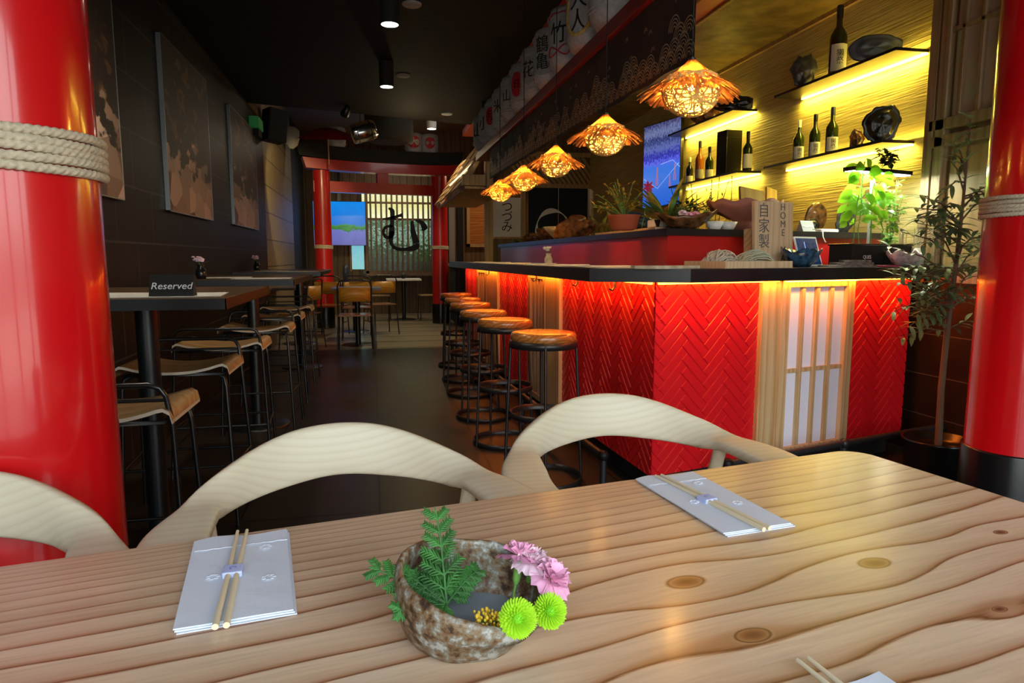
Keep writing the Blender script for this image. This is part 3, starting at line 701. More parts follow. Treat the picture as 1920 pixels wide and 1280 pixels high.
# ------------------------------------------------------------------ torii gates
def rope_coils(r, z0, n, pitch, rr=.0085, strands=3):
    mb = MB(); N = 560 if r > .15 else 200
    for k in range(n):
        z = z0+k*pitch
        ring = []
        for i in range(N):
            a = 2*PI*i/N; ring.append(Vector((math.cos(a)*(r+rr*.9), math.sin(a)*(r+rr*.9), z+.002*math.sin(a*2+k*2)+ (pitch*.25*math.sin(a/2)))))
        V = []; m = 12
        for i in range(N):
            a = 2*PI*i/N; rad = Vector((math.cos(a), math.sin(a), 0)); up = Vector((0, 0, 1)); tw = (26 if r > .15 else 12)*a
            for j in range(m):
                b = 2*PI*j/m; q = rr*(.70+.34*abs(math.cos(strands*(b-tw)/2))**.7)
                V.append(ring[i]+rad*math.cos(b)*q+up*math.sin(b)*q)
        F = []
        for i in range(N):
            i2 = (i+1) % N
            for j in range(m): F.append((i*m+j, i*m+(j+1) % m, i2*m+(j+1) % m, i2*m+j))
        mb.add(V, F, True)
    return mb
def torii(p, q, r, black, ropez, ncoil, pitch, rr, label, beams, mat='red_gloss', rope_label=None):
    p = Vector((*p, 0)); q = Vector((*q, 0)); mid = (p+q)/2; d = (q-p); ang = math.atan2(d.y, d.x); L = d.length
    t = thing('torii_gate', label, 'torii gate', mid, ang)
    for s in (-1, 1):
        x = s*L/2
        po = MB().lathe([(r*1.02, .0), (r, black), (r*.97, 2.5)], 64, c=(x, 0, 0)).build('post', mat, t)
        MB().lathe([(r*1.06, 0), (r*1.06, black-.006), (r*1.05, black), (r*1.0, black)], 64, c=(x, 0, 0), cap=False).build('base_sleeve', 'black_gloss', po)['label'] = 'black base sleeve'
        o = rope_coils(r*.985, ropez, ncoil, pitch, rr).build('rope_binding', 'rope', po); o.location.x = x; o['label'] = 'hemp rope binding'
    zk0, zk1, zn0, zn1, ov, capx = beams
    def beam(z0, z1, hw, ox, up, dy=0.0):
        mb = MB(); N = 16; V = []
        for i in range(N+1):
            x = -hw+2*hw*i/N; lift = up*(abs(x)/hw)**3
            for (y, z) in ((-ox, z0), (ox, z0), (ox, z1), (-ox, z1)): V.append((x+(.05*(1 if z > z0 else 0)*(x/hw)), y, z+lift))
        F = [tuple(i*4+k for k in (0, 1, 2, 3)) for i in (0,)]+[tuple(N*4+k for k in (3, 2, 1, 0))]
        for i in range(N):
            for k in range(4): F.append((i*4+k, (i+1)*4+k, (i+1)*4+(k+1) % 4, i*4+(k+1) % 4))
        return mb.add(V, F)
    hw = L/2+ov
    beam(zk0, zk1, hw, r*.8, .03).build('upper_lintel', mat, t)
    beam(zk1, zk1+(zk1-zk0)*1.25, hw+capx, r*1.15, .05).build('cap_beam', 'black_matte', t)['label'] = 'black cap beam'
    MB().box((-L/2-ov*.55, -r*.45, zn0), (L/2+ov*.55, r*.45, zn1)).build('tie_beam', mat, t)
    MB().box((-.09, -r*.42, zn1), (.09, r*.42, zk0)).build('centre_strut', mat, t)
    return t
torii((-.675, 1.44), (2.45, 2.15), .165, .40, 1.292, 5, .0152, .0086, 'red torii gate beside the front dining table with glossy posts bound in thick rope', (2.42, 2.56, 2.18, 2.3, .22, .08))
torii((-.78, 11.38), (1.13, 11.80), .138, .34, 1.28, 4, .014, .008, 'red torii gate at the far end of the room before the slatted screen', (2.50, 2.66, 2.17, 2.34, .24, .10), mat='red_paint')

# ------------------------------------------------------------------ front dining table
TA = Vector((.859, 1.171, 0)); TE1 = Vector((.985, .174, 0)).normalized(); TE2 = Vector((-TE1.y, TE1.x, 0)); TANG = math.atan2(TE1.y, TE1.x)
def TP(x, y, z=.75): v = TA+TE1*x+TE2*y; v.z = z; return v
tb = thing('dining_table', 'long knotty pine dining table with rounded corners filling the foreground', 'table', (TA.x, TA.y, 0), TANG)
poly = []
x0, x1, y0, y1, cr = -2.05, .10, -.80, 0, .055
for cx, cy, a0 in ((x1-cr, y1-cr, 0), (x0+cr, y1-cr, 90), (x0+cr, y0+cr, 180), (x1-cr, y0+cr, 270)):
    for k in range(9): a = math.radians(a0+k*11.25); poly.append((cx+cr*math.cos(a), cy+cr*math.sin(a)))
bm = bmesh.new(); fc = bm.faces.new([bm.verts.new((x, y, .72)) for x, y in poly]); 
ex = bmesh.ops.extrude_face_region(bm, geom=[fc]); bmesh.ops.translate(bm, vec=(0, 0, .03), verts=[v for v in ex['geom'] if isinstance(v, bmesh.types.BMVert)])
bmesh.ops.recalc_face_normals(bm, faces=bm.faces[:])
bmesh.ops.bevel(bm, geom=[e for e in bm.edges if abs(e.verts[0].co.z-e.verts[1].co.z) < 1e-6], offset=.004, segments=2, affect='EDGES')
me = bpy.data.meshes.new('tabletop'); bm.to_mesh(me); bm.free(); me.materials.append(M['table_pine'])
o = bpy.data.objects.new('tabletop', me); COL.objects.link(o); o.parent = tb
MB().box((-1.9, -.72, .64), (-.05, -.70, .72)).box((-1.9, -.10, .64), (-.05, -.08, .72)).build('apron', 'pine_rail', tb)
for x in (-1.88, -.02):
    for y in (-.72, -.08): MB().box((x-.032, y-.032, 0), (x+.032, y+.032, .72), bevel=.006).build('leg', 'pine_post', tb)

# ------------------------------------------------------------------ round-backed ash chairs
def lerp(a, b, t): return a+(b-a)*t
def sstep(t): t = max(0, min(1, t)); return t*t*(3-2*t)
def make_chair(label):
    t = thing('round_back_chair', label, 'chair', (0, 0, 0), group=None)
    # rail: path in plan from left arm tip round the back to right arm tip; local y points away from table
    def path(s):   # s in -1..1
        a = abs(s); sg = 1 if s >= 0 else -1
        if a < .62:
            th = a/.62*math.radians(78); x = .262*math.sin(th); y = .05+.225*math.cos(th)
        else:
            u = (a-.62)/.38; th = math.radians(78); x = .262*math.sin(th)+.045*math.sin(u*PI*.75)*1.0-.02*u; y = .05+.225*math.cos(th)-.30*u
        z = .742-.045*sstep(a/.62) - .012*sstep((a-.62)/.38)
        return Vector((sg*x, y, z))
    def sec(s):
        a = abs(s)
        tw = math.radians(12)+math.radians(76)*sstep((a-.34)/.30)
        w = lerp(.108, .066, sstep((a-.10)/.46)) if a < .56 else lerp(.066, .098, sstep((a-.56)/.2))
        if a > .9: w *= math.sqrt(max(.03, 1-((a-.9)/.1)**2))
        th = lerp(.027, .028, sstep(a/.6))
        return tw, w, th
    N = 72
    def mk(sa, sb, n):
        mb = MB(); V = []
        for i in range(n+1):
            s = lerp(sa, sb, i/n); p = path(s); t1 = (path(min(1, s+.01))-path(max(-1, s-.01))).normalized()
            out = Vector((t1.y, -t1.x, 0)).normalized()
            c = p-Vector((0, .05, p.z))
            if out.dot(Vector((p.x, p.y+.1, 0))) < 0: out = -out
            tw, w, th = sec(s)
            up = (Vector((0, 0, 1))*math.cos(tw)+out*math.sin(tw)).normalized(); nr = up.cross(t1).normalized()
            m = 20
            for k in range(m):
                b = 2*PI*k/m; cb = math.cos(b); sb_ = math.sin(b)
                V.append(p+up*(w/2*math.copysign(abs(cb)**.5, cb))+nr*(th/2*math.copysign(abs(sb_)**.45, sb_)))
        m = 20; F = []
        for i in range(n):
            for k in range(m): F.append((i*m+k, i*m+(k+1) % m, (i+1)*m+(k+1) % m, (i+1)*m+k))
        mb.add(V, F, True); mb.add(V[:m], [tuple(reversed(range(m)))]); mb.add(V[-m:], [tuple(range(m))])
        return mb
    mk(-.56, .56, 56).build('backrest', 'ash', t)
    mk(-1, -.56, 26).build('armrest', 'ash', t); mk(.56, 1, 26).build('armrest', 'ash', t)
    # legs
    for sx in (-1, 1):
        top = path(sx*.60); MB().tube([(sx*.23, .235, 0), (sx*.235, .20, .42), (top.x*.965, top.y+.01, top.z-.004)], [.013, .018, .0155], 14).build('leg', 'ash_leg', t)
        top = path(sx*.90); MB().tube([(sx*.27, -.225, 0), (sx*.268, -.22, .42), (top.x*.97, top.y, top.z-.004)], [.013, .018, .014], 14).build('leg', 'ash_leg', t)
    # seat
    mb = MB(); n = 14; V = []; F = []
    for top in (1, 0):
        for i in range(n+1):
            for j in range(n+1):
                u = i/n*2-1; v = j/n*2-1; w = .235+.02*(-v)
                x = u*w*(1-.04*v*v); y = v*.22
                z = .445-.016*(1-u*u)*(1-.5*v*v) if top else .415
                V.append((x, y, z))
    q = (n+1)**2
    for i in range(n):
        for j in range(n):
            a = i*(n+1)+j; F.append((a, a+n+1, a+n+2, a+1)); F.append((q+a, q+a+1, q+a+n+2, q+a+n+1))
    for i in range(n):
        for (a, b) in ((i*(n+1), (i+1)*(n+1)), ((i+1)*(n+1)+n, i*(n+1)+n), (i+1, i), (n*(n+1)+i, n*(n+1)+i+1)): F.append((a, b, q+b, q+a))
    mb.add(V, F, True).build('seat', 'ash', t)
    MB().box((-.22, -.215, .385), (.22, -.195, .42)).box((-.21, .195, .385), (.21, .215, .42)).box((-.25, -.2, .385), (-.23, .2, .42)).box((.23, -.2, .385), (.25, .2, .42)).build('seat_frame', 'ash_leg', t)
    return t
ch0 = make_chair('pale ash chair with curved back at the middle of the front table')
place(ch0, (-.04, 1.155, 0), TANG)
dup(ch0, (.575, 1.335, 0), TANG-.13, 'pale ash chair with curved back on the right, nearest the red bar')
dup(ch0, (-.665, .955, 0), TANG-.02, 'pale ash chair with curved back in front of the left red torii post')

# ------------------------------------------------------------------ napkins with chopsticks
def place_setting(c, rz, label_n, label_c, w=.12, h=.235):
    nk = thing('napkin', label_n, 'napkin', (c[0], c[1], .7504), rz, 'folded paper napkins on the front table')
    mb = MB(); n = 12
    for layer, (dx, dy, z) in enumerate(((.002, -.003, 0), (0, 0, .0016), (-.0015, .002, .0032))):
        V = []; F = []
        for i in range(n+1):
            for j in range(n+1):
                u = i/n; v = j/n; zz = z+.0012+.0008*math.sin(u*9+v*4+layer)*(.3+v)+ (.003*max(0, v-.8)*math.sin(u*PI))
                V.append(((u-.5)*w+dx, (v-.5)*h+dy+(.004*math.sin(u*PI*2) if j == n else 0), zz))
        for i in range(n):
            for j in range(n): a = i*(n+1)+j; F.append((a, a+n+1, a+n+2, a+1))
        q = len(V); V += [(x, y, 0.0 if layer == 0 else zz-.0016) for x, y, zz in V]
        F += [tuple(q+k for k in reversed(f)) for f in F]
        rim = [i*(n+1) for i in range(n+1)]+[n*(n+1)+j for j in range(1, n+1)]+[i*(n+1)+n for i in range(n-1, -1, -1)]+[j for j in range(n-1, 0, -1)]
        for a, b in zip(rim, rim[1:]+rim[:1]): F.append((a, q+a, q+b, b))
        mb.add(V, F, False)
    mb.build('folded_sheet', 'paper', nk)
    for (ex, ey) in ((.25, .28), (.28, -.12), (-.25, -.02)):
        em = MB()
        for k in range(7):
            a = k*2*PI/7; cx = ex*w+.006*math.cos(a); cy = ey*h+.006*math.sin(a)
            em.ball((cx, cy, .0055), .0032, 8, 4, (1, .6, .12))
        em.build('embossed_flower', 'emboss', nk)
    em = MB()
    for k in range(44): em.ball(((-.47+k*.94/43)*w, .345*h+.001*math.sin(k), .0055), .0019, 6, 4, (1.3, .8, .2))
    em.build('embossed_border', 'emboss', nk)
    return nk
def chopsticks(c, rz, label):
    t = thing('chopsticks', label, 'chopsticks', (c[0], c[1], .7578), rz, 'paired chopsticks on the napkins')
    for s in (-1, 1):
        MB().tube([(s*.0055, -.130, 0), (s*.0048, 0, 0), (s*.0062, .130, 0)], [.0036, .0034, .0022], 10).build('chopstick', 'bamboo', t)
    mb = MB().box((-.0115, -.012, -.0042), (.0115, .012, .0045), bevel=.002); mb.build('paper_band', 'blue_band', t)
    MB().add([(.0045*math.cos(a)*k, .0045*math.sin(a)*k, .0047) for k in (1, .55) for a in [i*PI/8 for i in range(12)]], [(i, i+1, i+13, i+12) for i in range(11)]).build('printed_mark', 'blue_print', t)
    return t
c1 = ((-.25-.127-.21-.096)/4, (.959+.961+.723+.738)/4)
place_setting((-.171, .845), .15, 'white paper napkin left of the flower bowl', '')
chopsticks((-.178, .842), .095, 'bamboo chopsticks lying on the napkin left of the flower bowl')
place_setting((.517, .965), .13, 'white paper napkin lying askew right of the flower bowl, in front of the right chair', '', .117, .25)
chopsticks((.511, .957), .205, 'bamboo chopsticks lying on the napkin in front of the right chair')
place_setting((.412, .385), .13, 'white paper napkin cut off at the bottom edge of the view', '', .12, .235)
chopsticks((.407, .41), .10, 'bamboo chopsticks at the bottom edge of the view')

# ------------------------------------------------------------------ stoneware flower bowl
BX = Vector((.084, .655, .75))
bw = thing('flower_bowl', 'rough brown and white stoneware bowl of cut flowers in the middle of the front table', 'bowl', BX)
def rimh(a): return .072+.014*math.cos(a-2.3)+.002*math.sin(3*a)-.016*max(0, math.cos(a+.95))**2
def wob(a, k=1): return 1+.035*math.cos(2*a+1)+.02*math.sin(3*a+.4)
n = 64; V = []; F = []; rows = []
outer = [(0, .000), (.046, .0), (.056, .004), (.064, .014), (.071, .030), (.0755, .6), (.077, .8), (.0765, .93), (.0745, .985), (.0722, 1.0)]
inner = [(.0700, .985), (.0690, .93), (.0685, .7), (.064, .45), (.054, .22), (.03, .14), (0, .13)]
pr = [(r, z, False) for r, z in outer]+[(r, z, True) for r, z in inner]
for r, z, inn in pr:
    for k in range(n):
        a = 2*PI*k/n; h = rimh(a)
        zz = z*h if (z > .1) else z
        lean = Vector((.006, -.004, 0))*(zz/.06)
        V.append((r*wob(a)*math.cos(a)+lean.x, r*wob(a)*math.sin(a)*.95+lean.y, zz+.0008*math.sin(7*a)))
for j in range(len(pr)-1):
    for k in range(n): F.append((j*n+k, j*n+(k+1) % n, (j+1)*n+(k+1) % n, (j+1)*n+k))
MB().add(V, F, True).build('bowl_body', 'bowl_glaze', bw)
MB().lathe([(0, .0225), (.0575, .0228)], 32, cap=False).build('water', 'water', bw)

def carnation(loc_, tilt, r, mat, label, seed):
    rnd = random.Random(seed); t = thing('carnation', label, 'flower', loc_, rot=tilt)
    mb = MB()
    for ring, (cnt, rr, up, sz) in enumerate(((9, .35, .9, .5), (9, .62, .55, .62), (11, .9, .15, .7))):
        for k in range(cnt):
            a = 2*PI*(k+rnd.random()*.4)/cnt+ring; R = r*rr; n_ = 6; V = []; F = []
            for i in range(n_+1):
                for j in range(5):
                    u = i/n_-.5; v = j/4
                    w = r*sz*(.35+.9*v)*u*1.7; rad = R*.15+R*v; z = r*.1+r*up*v*.75-r*.35*v*v*(1 if ring == 2 else .2)
                    ruf = r*.10*math.sin(i*2.4+k+ring)*v*v+ (r*.05*(i % 2) if j == 4 else 0)
                    V.append((math.cos(a)*rad-math.sin(a)*w, math.sin(a)*rad+math.cos(a)*w, z+ruf))
            for i in range(n_):
                for j in range(4): q = i*5+j; F.append((q, q+5, q+6, q+1))
            mb.add(V, F, True)
    mb.build('petals', mat, t)
    MB().lathe([(r*.10, -r*1.3), (r*.2, -r*1.1), (r*.24, -r*.4), (r*.3, r*.15)], 12).build('calyx', 'stem_green', t)
    MB().tube([(0, 0, -r*1.2), (0, .002, -r*1.8), (.001, .003, -r*2.3)], .0016, 6).build('stem', 'stem_green', t)
    return t
carnation(BX+Vector((.062, .022, .070)), (-.35, .25, 0), .021, 'pink', 'pink carnation standing higher in the stoneware bowl, beside its grey inner wall', 1)
carnation(BX+Vector((.090, .0, .054)), (.35, .5, 0), .022, 'pink', 'pink carnation leaning out over the right rim of the stoneware bowl', 2)
carnation(BX+Vector((.074, .016, .066)), (.1, .1, 0), .019, 'pink_pale', 'paler pink carnation between the other two in the stoneware bowl', 3)
def pompon(loc_, tilt, r, label, seed, nm='chrysanthemum', mats=('lime', 'lime_centre')):
    rnd = random.Random(seed); t = thing(nm, label, 'flower', loc_, rot=tilt)
    mb = MB(); N = 230
    for i in range(N):
        ph = math.acos(1-1.25*(i+.5)/N); th = i*2.39996
        d = Vector((math.sin(ph)*math.cos(th), math.sin(ph)*math.sin(th), math.cos(ph)))
        L = r*(.42+.1*rnd.random())*(.5+.6*min(1, ph/1.0)); b = d*r*.5; b.z *= .75
        s = d.cross(Vector((0, 0, 1))).normalized()*r*.055; c = (0, 0, r*.06)
        p1 = b+d*L*.8; p2 = b+d*L+Vector((0, 0, r*.04))
        mb.add([b-s, b+s, p1+s*1.2, p2, p1-s*1.2], [(0, 1, 2, 3, 4)], False)
    mb.build('petals', mats[0], t)
    MB().ball((0, 0, r*.22), r*.34, 14, 8, (1, 1, .75)).build('flower_centre', mats[1], t)
    MB().ball((0, 0, -r*.05), r*.42, 12, 6, (1, 1, .6)).tube([(0, 0, -r*.2), (0, .001, -r*1.5)], .0018, 6).build('stem', 'stem_green', t)
    return t
pompon(BX+Vector((.041, -.066, .052)), (1.05, .15, 0), .0185, 'lime green pompon chrysanthemum nearer the middle of the stoneware bowl', 5)
pompon(BX+Vector((.076, -.050, .047)), (1.0, .5, 0), .0175, 'lime green pompon chrysanthemum hanging at the right end of the stoneware bowl', 6)
t = thing('goldenrod_sprig', 'cluster of small yellow buds beside the green pompons in the stoneware bowl', 'flower', BX+Vector((.020, -.044, .040)))
mb = MB(); rnd = random.Random(4)
for i in range(70): mb.ball((rnd.uniform(-.016, .018), rnd.uniform(-.012, .012), rnd.uniform(-.006, .009)), rnd.uniform(.0014, .0024), 6, 4, (1, 1, 1.3))
mb.build('buds', 'yellow_bud', t)
mb = MB()
for i in range(10): mb.tube([(.0, .01, -.018), (rnd.uniform(-.014, .016), rnd.uniform(-.01, .01), 0)], .0007, 4)
mb.build('stems', 'stem_green', t)
# evergreen sprig: flat scale-leaf fronds
def frond(mb, base, d, L, rnd, lvl=0, up=Vector((0, 0, 1))):
    d = Vector(d).normalized(); side = d.cross(up)
    if side.length < .1: side = Vector((1, 0, 0))
    side.normalize(); pts = []; p = Vector(base); dd = d.copy()
    n_ = 7
    for i in range(n_+1):
        pts.append(p.copy()); dd = (dd+Vector((rnd.uniform(-.1, .1), rnd.uniform(-.1, .1), -.035))).normalized(); p = p+dd*L/n_
    w0 = .0019 if lvl == 0 else .0015
    mb.tube(pts, [w0*(1-.6*i/n_) for i in range(n_+1)], 5)
    if lvl < 2:
        for i in range(1, n_):
            for sg in (-1, 1):
                l2 = L*(.30 if lvl == 0 else .30)*(1-.6*i/n_)+.003
                frond(mb, pts[i], dd*.75+side*sg*.75+up*.08, l2, rnd, lvl+1, up)
t = thing('cypress_sprig', 'dark green feathery evergreen sprig spilling over the left rim of the stoneware bowl', 'sprig', BX+Vector((-.020, -.008, .042)))
rnd = random.Random(11)
nrm = Vector((.1, -.55, .8)).normalized()
for i, (d, L) in enumerate((((-1, .25, .62), .088), ((-.8, .35, .75), .062), ((-.12, .35, 1.1), .098), ((-.42, .5, .75), .056), ((.75, .5, .55), .052), ((-.9, -.25, .28), .058), ((-.3, -1, .1), .036))):
    mb = MB(); frond(mb, (0, 0, 0), d, L, rnd, 0, nrm); mb.build('frond', 'fern', t)

# ------------------------------------------------------------------ bar stools with iron hoops
def bar_stool(label):
    t = thing('bar_stool', label, 'stool', (0, 0, 0), group='round iron bar stools along the bar')
    MB().lathe([(0, .725), (.160, .725), (.166, .731), (.167, .752), (.160, .765), (.14, .768), (0, .764)], 40).build('seat', 'stool_wood', t)
    MB().lathe([(.163, .692), (.171, .692), (.171, .728), (.163, .728)], 40, cap=False).build('seat_band', 'iron', t)
    def hoop(r, z): return MB().lathe([(r-.005, z), (r+.001, z), (r+.001, z+.030), (r-.005, z+.030), (r-.005, z)], 44, cap=False)
    hoop(.168, .335).build('foot_ring', 'iron', t); hoop(.198, .0).build('floor_ring', 'iron', t)
    for k in range(4):
        a = PI/4+k*PI/2+.25
        MB().tube([(.198*math.cos(a), .198*math.sin(a), .002), (.165*math.cos(a), .165*math.sin(a), .715)], .0075, 8).build('leg', 'iron', t)
    return t
bs = bar_stool('round wood-topped iron bar stool nearest the front, by the bar corner')
spots = [(.829, 3.284), (.775, 4.03), (.753, 4.72), (.775, 5.55), (.80, 6.22), (.84, 7.05)]
names = ['', 'round iron bar stool second from the front of the row', 'round iron bar stool third from the front of the row', 'round iron bar stool fourth from the front of the row', 'round iron bar stool second from the far end of the row', 'round iron bar stool at the far end of the row']
for i, (x, y) in enumerate(spots):
    if i == 0: place(bs, (x, y, 0), .35)
    else: dup(bs, (x, y, 0), .35+i*.5, names[i])

# ------------------------------------------------------------------ plywood high stools on the left
def ply_stool(label):
    t = thing('high_stool', label, 'stool', (0, 0, 0), group='plywood high stools along the left wall')
    n_ = 24; V = []; F = []; w = .215; dp = .165
    prof = []
    for i in range(n_+1):
        u = -1+2*i/n_; x = u*w; z = .672+.042*abs(u)**2.2
        if abs(u) > .9: z -= (abs(u)-.9)*.22
        prof.append((x, z))
    prof = [(-w-.006, prof[0][1]-.026)]+prof+[(w+.006, prof[-1][1]-.026)]
    mb = MB(); m = len(prof)
    V = [(x, y, z+dz) for dz in (0, -.011) for y in (-dp, dp) for x, z in prof]
    for i in range(m-1):
        F.append((i, i+1, m+i+1, m+i)); F.append((2*m+i, 3*m+i, 3*m+i+1, 2*m+i+1))
    mb.add(V, F, True)
    mb.add(V, [(i, 2*m+i, 2*m+i+1, i+1) for i in range(m-1)]+[(m+i, m+i+1, 3*m+i+1, 3*m+i) for i in range(m-1)]+[(0, m, 3*m, 2*m), (m-1, 3*m-1, 4*m-1, 2*m-1)], False, None, 1)
    mb.build('seat', ['plywood', 'ply_edge'], t)
    r = .0085
    for sx in (-1, 1):   # side loops: two close legs each end joined under the seat
        MB().tube([(sx*.225, -.155, 0), (sx*.20, -.13, .60), (sx*.192, -.125, .640), (sx*.16, -.12, .655), (0, -.12, .655)], r, 8).build('leg', 'black_metal', t)
        MB().tube([(sx*.245, .19, 0), (sx*.215, .135, .64), (sx*.205, .15, .735), (sx*.19, .155, .762), (sx*.16, .158, .772), (0, .165, .772)], r, 8).build('leg', 'black_metal', t)
    MB().tube([(-.19, -.125, .655), (-.19, .135, .655), (.19, .135, .655), (.19, -.125, .655)], .007, 8, closed=True).build('seat_frame', 'black_metal', t)
    mb = MB(); z = .26
    mb.tube([(-.216, -.142, z), (.216, -.142, z)], .006, 6).tube([(-.235, .168, z), (.235, .168, z)], .006, 6).tube([(-.216, -.142, z), (-.235, .168, z)], .006, 6).tube([(.216, -.142, z), (.235, .168, z)], .006, 6)
    mb.build('footrest', 'black_metal', t)
    mb = MB().tube([(-.207, .148, .725), (.207, .148, .725)], .006, 6); mb.build('back_rail', 'black_metal', t)
    return t
ps = ply_stool('plywood high stool nearest the front, half hidden by the left red post')
sp = [(-.81, 2.26, PI), (-.82, 3.12, 0), (-.80, 3.86, PI), (-.76, 4.72, 0), (-.78, 5.62, PI), (-.78, 6.5, 0)]
nm = ['', 'plywood high stool at the far side of the nearest high table', 'plywood high stool with low back rail between the first and second high tables', 'plywood high stool under the near end of the second high table', 'plywood high stool behind the second high table', 'farthest plywood high stool on the left']
for i, (x, y, rz) in enumerate(sp):
    if i == 0: place(ps, (x, y, 0), rz)
    else: dup(ps, (x, y, 0), rz, nm[i])

# high tables against the left wall
def high_table(x1, y0, y1, label, poles):
    t = thing('high_table', label, 'table', (XL, (y0+y1)/2, 0)); h = (y1-y0)/2
    MB().box((.004, -h, .962), (x1-XL, h, 1.0), bevel=.003).build('tabletop', ['table_dark'], t)
    MB().box((.004, -h-.004, .960), (x1-XL+.004, -h-.0005, .998)).box((x1-XL+.0005, -h-.004, .960), (x1-XL+.004, h, .998)).build('edge_band', 'black_metal', t)
    for (px, py) in poles:
        o = MB().lathe([(.039, .012), (.039, .955)], 24, c=(px-XL, py-(y0+y1)/2, 0)).build('pedestal', 'black_metal', t)
        MB().lathe([(0, .012), (.20, .012), (.21, .006), (.21, 0)], 32, c=(px-XL, py-(y0+y1)/2, 0)).build('floor_plate', 'black_metal', o)
        MB().lathe([(.06, .95), (.06, .962)], 24, c=(px-XL, py-(y0+y1)/2, 0)).build('top_plate', 'black_metal', o)
    return t
high_table(-.508, 2.50, 3.48, 'black-edged high table nearest the front on the left, carrying the Reserved sign', [(-.86, 2.82)])
high_table(-.503, 4.52, 5.85, 'second black-edged high table on the left with a flower in a small black vase', [(-.80, 4.05+.75)])
high_table(-.50, 6.75, 8.35, 'third black-edged high table on the left, in front of the pale slatted wall', [(-.75, 7.3)])

# placemats, chopsticks, sign and vases on the high tables
def placemat(x, y, z, rz, w, h, label, group, mat='paper_warm'):
    mb = MB(); n_ = 8; V = []; F = []
    for i in range(n_+1):
        for j in range(n_+1):
            u = i/n_-.5; v = j/n_-.5; V.append((u*w, v*h, .0018+.002*max(0, math.sin(u*5+v*3))*abs(u)))
    for i in range(n_):
        for j in range(n_): a = i*(n_+1)+j; F.append((a, a+n_+1, a+n_+2, a+1))
    mb.add(V, F, True); mb.box((-w/2, -h/2, 0), (w/2, h/2, .0012))
    o = mb.build('placemat', mat); place(o, (x, y, z+.0008), rz); tag(o, label, 'placemat', group); return o
placemat(-.75, 2.70, 1.0, .1, .40, .28, 'white placemat at the right end of the nearest high table', 'placemats on the high tables')
placemat(-1.02, 2.78, 1.0, -.15, .30, .25, 'white placemat behind the Reserved sign on the nearest high table', 'placemats on the high tables')
placemat(-.72, 4.72, 1.0, .05, .36, .26, 'white placemat at the near end of the second high table', 'placemats on the high tables')
placemat(-.98, 4.95, 1.0, .1, .30, .26, 'white placemat near the vase on the second high table', 'placemats on the high tables')
placemat(-.72, 6.95, 1.0, .05, .38, .26, 'white placemat at the near end of the third high table', 'placemats on the high tables')
placemat(-1.0, 7.2, 1.0, .1, .32, .26, 'white placemat at the wall side of the third high table', 'placemats on the high tables')
t = thing('reserved_sign', 'black folded table sign reading Reserved on the nearest high table', 'sign', (-.705, 2.62, 1.004), .05)
mb = MB(); L_ = .072
mb.add([(-L_, -.035, 0), (L_, -.035, 0), (L_, 0, .075), (-L_, 0, .075), (-L_, .035, 0), (L_, .035, 0)], [(0, 1, 2, 3), (3, 2, 5, 4), (0, 3, 4), (1, 5, 2), (0, 4, 5, 1)])
mb.build('tent_card', 'black_matte', t)
text('lettering', 'Reserved', .036, 'chalk', t, (0, -.0205, .034), (math.radians(65), 0, 0), shear=.15)
def vase(x, y, z, label_v, label_f, petal='pink_pale', s=1.0, vmat='glass_vase', grp='bud vases on the tables'):
    t = thing('bud_vase', label_v, 'vase', (x, y, z), group=grp); t.scale = (s,)*3
    MB().lathe([(0, 0), (.024, 0), (.029, .02), (.028, .045), (.018, .062), (.016, .07), (.021, .08), (.018, .08), (.013, .07)], 20).build('vase_body', vmat, t)
    f = thing('vase_flower', label_f, 'flower', (x, y, z+.075*s), group='flowers in the bud vases'); f.scale = (s,)*3
    rnd = random.Random(int(x*100)); mb = MB()
    for k in range(26):
        a = rnd.uniform(0, 6.28); r_ = rnd.uniform(.004, .026); mb.ball((-.012+r_*math.cos(a), r_*math.sin(a), .036+rnd.uniform(-.012, .014)), .010, 8, 5, (1, 1, .5))
    mb.build('petals', petal, f)
    MB().tube([(0, 0, -.03), (-.004, 0, .005), (-.012, 0, .032)], .0018, 6).build('stem', 'stem_green', f)
    mb = MB(); leaf_mb(mb, (0, 0, 0), (.8, 0, .7), .05, .014); mb.build('leaf', 'leaf_mid', f)
vase(-1.10, 4.74, 1.0, 'small black bud vase on the second high table', 'pink flower in the black vase on the second high table', s=1.15)
vase(-1.21, 7.62, 1.0, 'small black bud vase on the third high table', 'pink flower in the black vase on the third high table', s=1.25)

# dark photographic art panels on the left wall
for i, (y0, y1, z0, z1, lb) in enumerate(((2.7, 3.95, 1.44, 2.54, 'dark art print nearest the front, partly behind the left red post'), (4.78, 5.98, 1.44, 2.53, 'dark art print with crumpled pale paper shapes in the middle of the left wall'), (6.88, 8.25, 1.45, 2.54, 'dark art print farthest along the left wall, before the slatted section'))):
    t = thing('art_panel', lb, 'picture', (XL, (y0+y1)/2, (z0+z1)/2)); a = (y1-y0)/2; b = (z1-z0)/2
    MB().box((.002, -a, -b), (.028, a, b)).build('canvas', 'art_print_%d' % i, t)
    MB().box((.002, -a-.006, -b-.006), (.03, -a, b+.006)).box((.002, a, -b-.006), (.03, a+.006, b+.006)).box((.002, -a-.006, -b-.006), (.03, a+.006, -b)).box((.002, -a-.006, b), (.03, a+.006, b+.006)).build('picture_frame', 'frame_aluminium', t)

